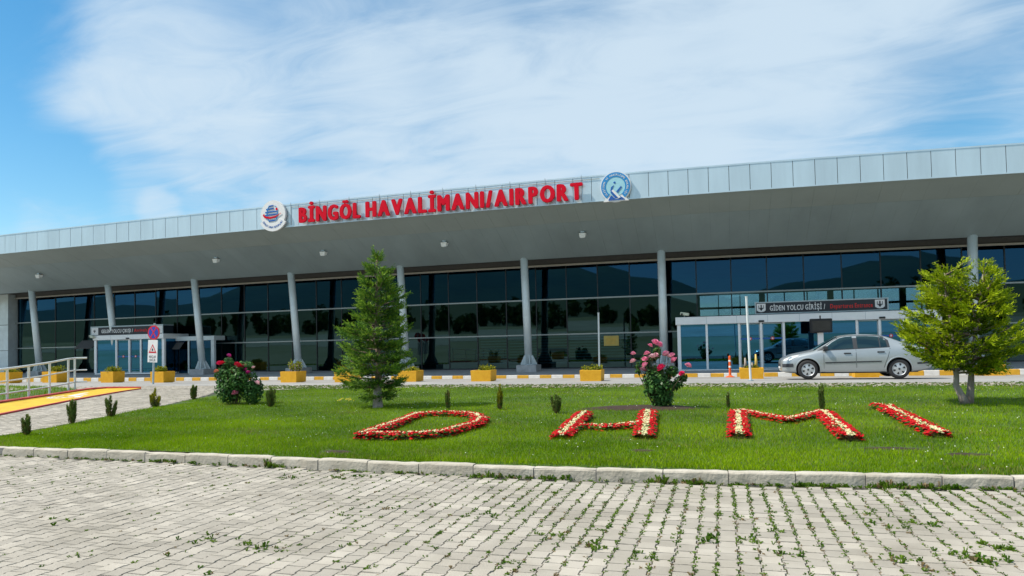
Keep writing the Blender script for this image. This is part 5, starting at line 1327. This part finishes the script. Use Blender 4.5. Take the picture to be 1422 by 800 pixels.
# ================================================================== THE PARKED CAR
def build_car():
    gY = 25.12; fw, rw = atY(1122.5, 527.3, gY), atY(1248.8, 525.2, gY)
    sc_ = (rw.x-fw.x)/2.686; z0 = (fw.z+rw.z)/2
    car = thing('parked_car', 'silver four door saloon car parked on the road before the departures porch', 'car', (fw.x-.82*sc_, gY+.80*sc_, z0))
    car.scale = (sc_, sc_, sc_)
    # x, bottom, belt height, belt half width, top edge half width, top edge z, top centre z
    ST = [(.00, .30, .50, .50, .42, .56, .57), (.03, .24, .56, .66, .54, .63, .65), (.14, .20, .63, .765, .62, .70, .73), (.34, .185, .70, .825, .66, .775, .81), (.62, .18, .765, .855, .69, .845, .875), (.90, .18, .83, .872, .71, .90, .925),
          (1.06, .18, .862, .878, .72, .925, .955), (1.30, .18, .895, .882, .665, 1.075, 1.115), (1.58, .18, .915, .884, .615, 1.245, 1.285), (1.84, .18, .928, .885, .575, 1.370, 1.405), (2.10, .18, .938, .885, .560, 1.420, 1.450),
          (2.50, .18, .952, .885, .555, 1.428, 1.462), (2.90, .18, .968, .885, .555, 1.405, 1.442), (3.22, .18, .982, .884, .560, 1.345, 1.385), (3.50, .18, .996, .880, .585, 1.235, 1.270), (3.78, .185, 1.005, .872, .640, 1.105, 1.130), (3.98, .20, 1.000, .862, .690, 1.045, 1.062),
          (4.22, .23, .985, .838, .690, 1.030, 1.048), (4.40, .28, .955, .79, .650, 1.010, 1.030), (4.475, .36, .90, .73, .60, .955, .975), (4.50, .46, .80, .66, .54, .86, .88)]
    bm = bmesh.new(); rings = []
    for (x, zb, zs, w, wt, zt, zc) in ST:
        h = zs-zb
        P = [(0, zb), (w*.70, zb), (w*.93, zb+.03), (w*.985, zb+.10*h/.7), (w*1.0, zb+h*.42), (w*1.004, zb+h*.62), (w*.985, zb+h*.86), (w*.955, zs), ((w*.955+wt)/2+.012, (zs+zt)/2), (wt, zt), (wt*.80, zt+(zc-zt)*.62), (wt*.42, zc-.006), (0, zc)]
        rings.append([[bm.verts.new((x, -y, z)) for y, z in P]] + [[bm.verts.new((x, y, z)) for y, z in P[1:-1]]])
    def full(r): return r[0]+r[1][::-1]
    for a, b in zip(rings[:-1], rings[1:]):
        A_, B_ = full(a), full(b); n = len(A_)
        for i in range(n): bm.faces.new((A_[i], A_[(i+1) % n], B_[(i+1) % n], B_[i]))
    bm.faces.new(full(rings[0])[::-1]); bm.faces.new(full(rings[-1]))
    bmesh.ops.recalc_face_normals(bm, faces=bm.faces)
    me = bpy.data.meshes.new('body'); bm.to_mesh(me); bm.free(); me.materials.append(M['carpaint']); me.materials.append(M['black'])
    o = link('body', me); md = o.modifiers.new('s', 'SUBSURF'); md.levels = 2; md.render_levels = 2
    cut = MB()
    for x in (.82, 3.506):
        for s in (-1, 1):
            n = 40; vs = []
            for k in range(n):
                a = 2*math.pi*k/n; vs += [(x+.365*math.cos(a), s*.60, .315+.365*math.sin(a)), (x+.365*math.cos(a), s*1.2, .315+.365*math.sin(a))]
            cut.add(vs, [[2*k, 2*k+1, (2*k+3) % (2*n), (2*k+2) % (2*n)] for k in range(n)]+[[2*k for k in range(n)], [2*k+1 for k in range(n)][::-1]], M['black'])
    co = cut.build('cutter')
    dg = bpy.context.evaluated_depsgraph_get(); dg.update()
    smooth_me = bpy.data.meshes.new_from_object(o.evaluated_get(dg))
    bvh = BVHTree.FromPolygons([v.co.copy() for v in smooth_me.vertices], [list(p.vertices) for p in smooth_me.polygons])
    b2 = o.modifiers.new('b', 'BOOLEAN'); b2.operation = 'DIFFERENCE'; b2.object = co; b2.solver = 'EXACT'
    try: b2.material_mode = 'TRANSFER'
    except Exception: pass
    dg.update(); me2 = bpy.data.meshes.new_from_object(o.evaluated_get(bpy.context.evaluated_depsgraph_get()))
    bpy.data.objects.remove(o); bpy.data.objects.remove(co)
    for p in me2.polygons: p.use_smooth = True
    me2.name = 'body'; body = link('body', me2, car)
    try: me2.set_sharp_from_angle(angle=R_(35))
    except Exception: pass
    def side(x, z, s=-1, off=0.0):
        hit = bvh.ray_cast(Vector((x, s*2, z)), Vector((0, -s, 0)))
        if hit[0] is None: return Vector((x, s*.8, z))
        return hit[0]+hit[1]*off if hit[1].y*s > 0 else hit[0]-hit[1]*off
    def poly_patch(name, poly, mat, s, off=.006, parent=None, N=10, th=.004):
        """skin piece following the body side inside outline poly (x, z)"""
        xs = [p[0] for p in poly]; b = bmesh.new(); vs = [b.verts.new((x, 0, z)) for x, z in poly]; b.faces.new(vs)
        x0, x1 = min(xs), max(xs); zs = [p[1] for p in poly]; z0_, z1_ = min(zs), max(zs)
        for k in range(1, N):
            c_ = x0+(x1-x0)*k/N; bmesh.ops.bisect_plane(b, geom=b.verts[:]+b.edges[:]+b.faces[:], plane_co=(c_, 0, 0), plane_no=(1, 0, 0))
        for k in range(1, 5):
            c_ = z0_+(z1_-z0_)*k/5; bmesh.ops.bisect_plane(b, geom=b.verts[:]+b.edges[:]+b.faces[:], plane_co=(0, 0, c_), plane_no=(0, 0, 1))
        for v in b.verts: v.co = side(v.co.x, v.co.z, s, off)
        m_ = bpy.data.meshes.new(name); b.to_mesh(m_); b.free(); m_.materials.append(mat)
        for p in m_.polygons: p.use_smooth = True
        return link(name, m_, parent or car)
    def top_patch(name, fn, nu, nv, mat, parent=None, off=.006):
        vs = []
        for i in range(nu+1):
            for j in range(nv+1):
                x, y = fn(i/nu, j/nv); h = bvh.ray_cast(Vector((x, y, 3)), Vector((0, 0, -1))); p = h[0]+h[1]*off*(1 if h[1].z > 0 else -1); vs.append(p)
        mb = MB(); mb.add(vs, [[i*(nv+1)+j, (i+1)*(nv+1)+j, (i+1)*(nv+1)+j+1, i*(nv+1)+j+1] for i in range(nu) for j in range(nv)], mat)
        return mb.build(name, parent or car, smooth=True)
    for s in (-1, 1):
        F_ = [(1.36, .955), (2.20, .985), (2.20, 1.375), (2.02, 1.372), (1.82, 1.325), (1.60, 1.205), (1.42, 1.06)]
        Rr = [(2.33, .990), (3.19, 1.025), (3.17, 1.22), (3.06, 1.32), (2.90, 1.36), (2.60, 1.378), (2.33, 1.380)]
        tri_ = [(1.17, .935), (1.33, .952), (1.39, 1.055)]
        surround = [(1.10, .915), (2.26, .965), (3.27, 1.005), (3.25, 1.235), (3.11, 1.345), (2.92, 1.388), (2.5, 1.402), (2.02, 1.396), (1.80, 1.348), (1.58, 1.228), (1.36, 1.07)]
        poly_patch('window_surround', surround, M['plastic'], s, .003)
        for nm, q in (('front_window', F_), ('rear_window', Rr)):
            poly_patch(nm, q, M['carglass'], s, .007)
        poly_patch('quarter_trim', tri_, M['plastic'], s, .008, N=3)
        poly_patch('window_divider', [(2.97, 1.02), (3.0, 1.02), (3.0, 1.34), (2.97, 1.345)], M['plastic'], s, .010, N=2)
        poly_patch('roof_line', [(1.12, .975), (1.36, 1.105), (1.60, 1.255), (1.82, 1.375), (2.02, 1.420), (2.5, 1.425), (2.92, 1.41), (3.14, 1.365), (3.14, 1.35), (2.92, 1.394), (2.5, 1.409), (2.02, 1.404), (1.81, 1.356), (1.59, 1.236), (1.37, 1.085), (1.14, .96)], M['carpaint'], s, .012, N=14)
        # doors: gaps, handles, rub strip
        for nm, x0_, x1_, q in (('front_door', 1.34, 2.27, [(1.30, .94), (1.27, .70), (1.30, .28), (1.36, .22)]), ('rear_door', 2.27, 3.30, None)):
            dpanel = poly_patch(nm, [(x0_+.02, .235), (x1_-.02 if nm == 'front_door' else x1_-.34, .235), (x1_-.02 if nm == 'front_door' else x1_-.08, .60), (x1_-.02, .93), (x0_+.02, .93)], M['carpaint'], s, .004)
            hx = 2.02 if nm == 'front_door' else 3.0; hz = .835 if nm == 'front_door' else .865
            mb = MB(); y = side(hx, hz, s).y; mb.box((hx-.11, min(y, y+s*.035), hz-.02), (hx+.10, max(y, y+s*.035), hz+.022), M['plastic'], .008); mb.build('handle', dpanel)
        for (xa, xb, za, zb_, w_) in ((2.268, 2.276, .24, .96, 0), (1.30, 1.309, .24, .92, 0)):
            poly_patch('door_gap', [(xa, za), (xb, za), (xb, zb_), (xa, zb_)], M['black'], s, .0055, N=1)
        poly_patch('door_gap', [(3.03, .24), (3.04, .24), (3.12, .50), (3.20, .70), (3.275, .98), (3.262, .98), (3.19, .71), (3.11, .51)], M['black'], s, .0055, N=4)
        poly_patch('rub_strip', [(1.34, .515), (2.26, .530), (2.26, .572), (1.34, .558)], M['plastic'], s, .014); poly_patch('rub_strip', [(2.28, .531), (2.99, .545), (3.02, .583), (2.28, .573)], M['plastic'], s, .014)
        poly_patch('sill_trim', [(1.22, .20), (3.12, .20), (3.12, .235), (1.22, .235)], M['plastic'], s, .006)
        poly_patch('bumper_strip', [(.05, .40), (.36, .405), (.38, .47), (.36, .52), (.05, .51)], M['plastic'], s, .012, N=6)
        poly_patch('headlight', [(.07, .60), (.28, .635), (.52, .745), (.57, .80), (.36, .765), (.12, .665)], M['lens'], s, .010, N=6)
        poly_patch('tail_light', [(4.22, .74), (4.44, .76), (4.43, .93), (4.26, .965)], M['tail'], s, .010, N=4)
        poly_patch('rear_bumper_strip', [(4.02, .46), (4.44, .48), (4.44, .54), (4.02, .52)], M['plastic'], s, .010, N=4)
        # mirror
        mb = MB(); y = side(1.38, .97, s).y; mb.box((1.28, min(y+s*.02, y+s*.22), .955), (1.43, max(y+s*.02, y+s*.22), 1.085), M['plastic'], .03); mb.tube([(1.37, y, .955), (1.37, y+s*.08, .98)], .025, M['plastic'], 8); mb.build('mirror', car)
        # wheel arch lips and wheels
        for x in (.82, 3.506):
            mb = MB(); vs = []; n = 26
            for k in range(n+1):
                a = R_(-12)+R_(204)*k/n
                for (r, o_) in ((.362, -.02), (.366, .010), (.385, .014), (.405, .002)):
                    px_, pz_ = x+r*math.cos(a), .315+r*math.sin(a); y = side(x+.41*math.cos(a), max(.22, .315+.41*math.sin(a)), s).y
                    vs.append((px_, y+s*o_, pz_))
            mb.add(vs, [[k*4+j, (k+1)*4+j, (k+1)*4+j+1, k*4+j+1] for k in range(n) for j in range(3)], M['carpaint']); mb.build('arch_lip', car, smooth=True)
            wh = thing('wheel', None, None, (x, s*.765, .315)); wh.parent = car
            mb = MB(); mb.lathe([(.205, -.095), (.25, -.105), (.295, -.095), (.313, -.07), (.315, 0), (.313, .07), (.295, .095), (.25, .105), (.205, .095)], M['tyre'], 32, 'y'); mb.build('tyre', wh, smooth=True)
            mb = MB(); f = s
            mb.lathe([(.0, f*.095), (.05, f*.095), (.10, f*.088), (.19, f*.078), (.207, f*.09), (.212, f*.07), (.205, -f*.08), (0, -f*.08)], M['rim'], 28, 'y'); mb.build('rim', wh, smooth=False)
            mb = MB()
            for k in range(6):
                a = 6.283*k/6+.3; q = []
                for (dr, dt) in ((.105, -.10), (.165, -.22), (.182, 0), (.165, .22), (.105, .10)): q.append((dr*math.cos(a+dt), f*.0925+f*(.0 if dr < .12 else -.004), dr*math.sin(a+dt)))
                q2 = [(x_, y_-f*.02, z_) for x_, y_, z_ in q]
                mb.add(q+q2, [[0, 1, 2, 3, 4], [9, 8, 7, 6, 5]]+[[j, j+5, (j+1) % 5+5, (j+1) % 5] for j in range(5)], M['black'])
            mb.build('hubcap_openings', wh)
            mb = MB(); mb.lathe([(0, f*.104), (.028, f*.103), (.034, f*.093)], M['plastic'], 14, 'y'); mb.build('hub_badge', wh)
    wy = lambda x: float(np.interp(x, [1.06, 1.84], [.66, .50]))
    top_patch('windscreen', lambda u, v: (1.10+.70*u-.10*(2*v-1)**2*(1-u)+(.10*(1-u))*0, (2*v-1)*wy(1.10+.70*u)), 8, 10, M['carglass'])
    top_patch('rear_screen', lambda u, v: (3.25+.46*u, (2*v-1)*(.50+.05*u)), 6, 8, M['carglass'])
    top_patch('bonnet', lambda u, v: (.30+.70*u, (2*v-1)*(.50+.12*u)), 8, 8, M['carpaint'], off=.004)
    mb = MB(); mb.box((-.006, -.36, .42), (.02, .36, .50), M['plastic'], .004); mb.build('grille', car)
    mb = MB(); mb.box((-.012, -.26, .345), (.02, .26, .40), M['white'], .003); mb.build('number_plate', car)
    mb = MB(); mb.tube([(3.15, 0, 1.39), (3.28, 0, 1.55)], .006, M['plastic'], 6); mb.build('aerial', car)
    mb = MB()
    for x in (1.75, 2.75):
        mb.box((x, -.58, .45), (x+.16, -.10, 1.02), M['plastic'], .04); mb.box((x, .10, .45), (x+.16, .58, 1.02), M['plastic'], .04)
    mb.build('seats', car)
    mb = MB(); mb.box((1.06, -.78, .19), (3.3, .78, .26), M['black']); mb.box((.50, -.60, .20), (4.1, .60, .34), M['black']); mb.build('underbody', car)
build_car()

# ================================================================== BEHIND THE CAMERA: what the terminal glass mirrors
M['gravel'] = pm('gravel', (.33, .32, .29), .95, 0, .15, .2)
tag(yband('car_park', -84, -46, -.03, M['gravel'], -160, 120), kind='structure')
# hills
mb = MB(); n = 90; vs = []
for i in range(n+1):
    a = R_(178)+R_(184)*i/n; 
    for (r, hf) in ((900, 0), (1150, .45), (1500, 1.0), (1900, .55)):
        h = hf*(118+55*math.sin(a*3.1+.6)+34*math.sin(a*7.3+1.9)+16*math.sin(a*17.0)+9*math.sin(a*41))
        vs.append((r*math.cos(a), r*math.sin(a), gz(r*math.sin(a))-3+h))
M['hill'] = pm('hill', (.05, .09, .07), .95, 0, .35, .006, 0, 1, col2=(.13, .15, .09))
mb.add(vs, [[i*4+k, (i+1)*4+k, (i+1)*4+k+1, i*4+k+1] for i in range(n) for k in range(3)], M['hill']); tag(mb.build('hills', smooth=True), kind='structure')
# belt of trees beyond the car park
V = []; T = []
for i in range(120):
    x = rnd.uniform(-190, 90); y = -rnd.uniform(112, 150); h = rnd.uniform(3, 8)*(1.25 if rnd.random() < .2 else 1); r = h*rnd.uniform(.25, .45); zb = gz(y)
    for _ in range(150):
        d = Vector((rnd.gauss(0, 1), rnd.gauss(0, 1), rnd.gauss(0, 1))).normalized()*rnd.random()**.4
        p = Vector((x+d.x*r, y+d.y*r, zb+h*.56+d.z*h*.48)); e1_ = Vector((rnd.gauss(0, 1), rnd.gauss(0, 1), rnd.gauss(0, 1))).normalized(); e2_ = e1_.cross(Vector((rnd.gauss(0, 1), rnd.gauss(0, 1), 1))).normalized(); L = rnd.uniform(.5, 1.1)
        V.append((p-e1_*L, p+e1_*L, p+e2_*L*1.4)); T.append(rnd.random())
tag(link('far_wood', tri_mesh('far_wood', np.array([[tuple(q) for q in tr] for tr in V]), [M['far_leaf']], None, T)), 'dark belt of trees beyond the car park behind the camera', 'wood', None, 'stuff')
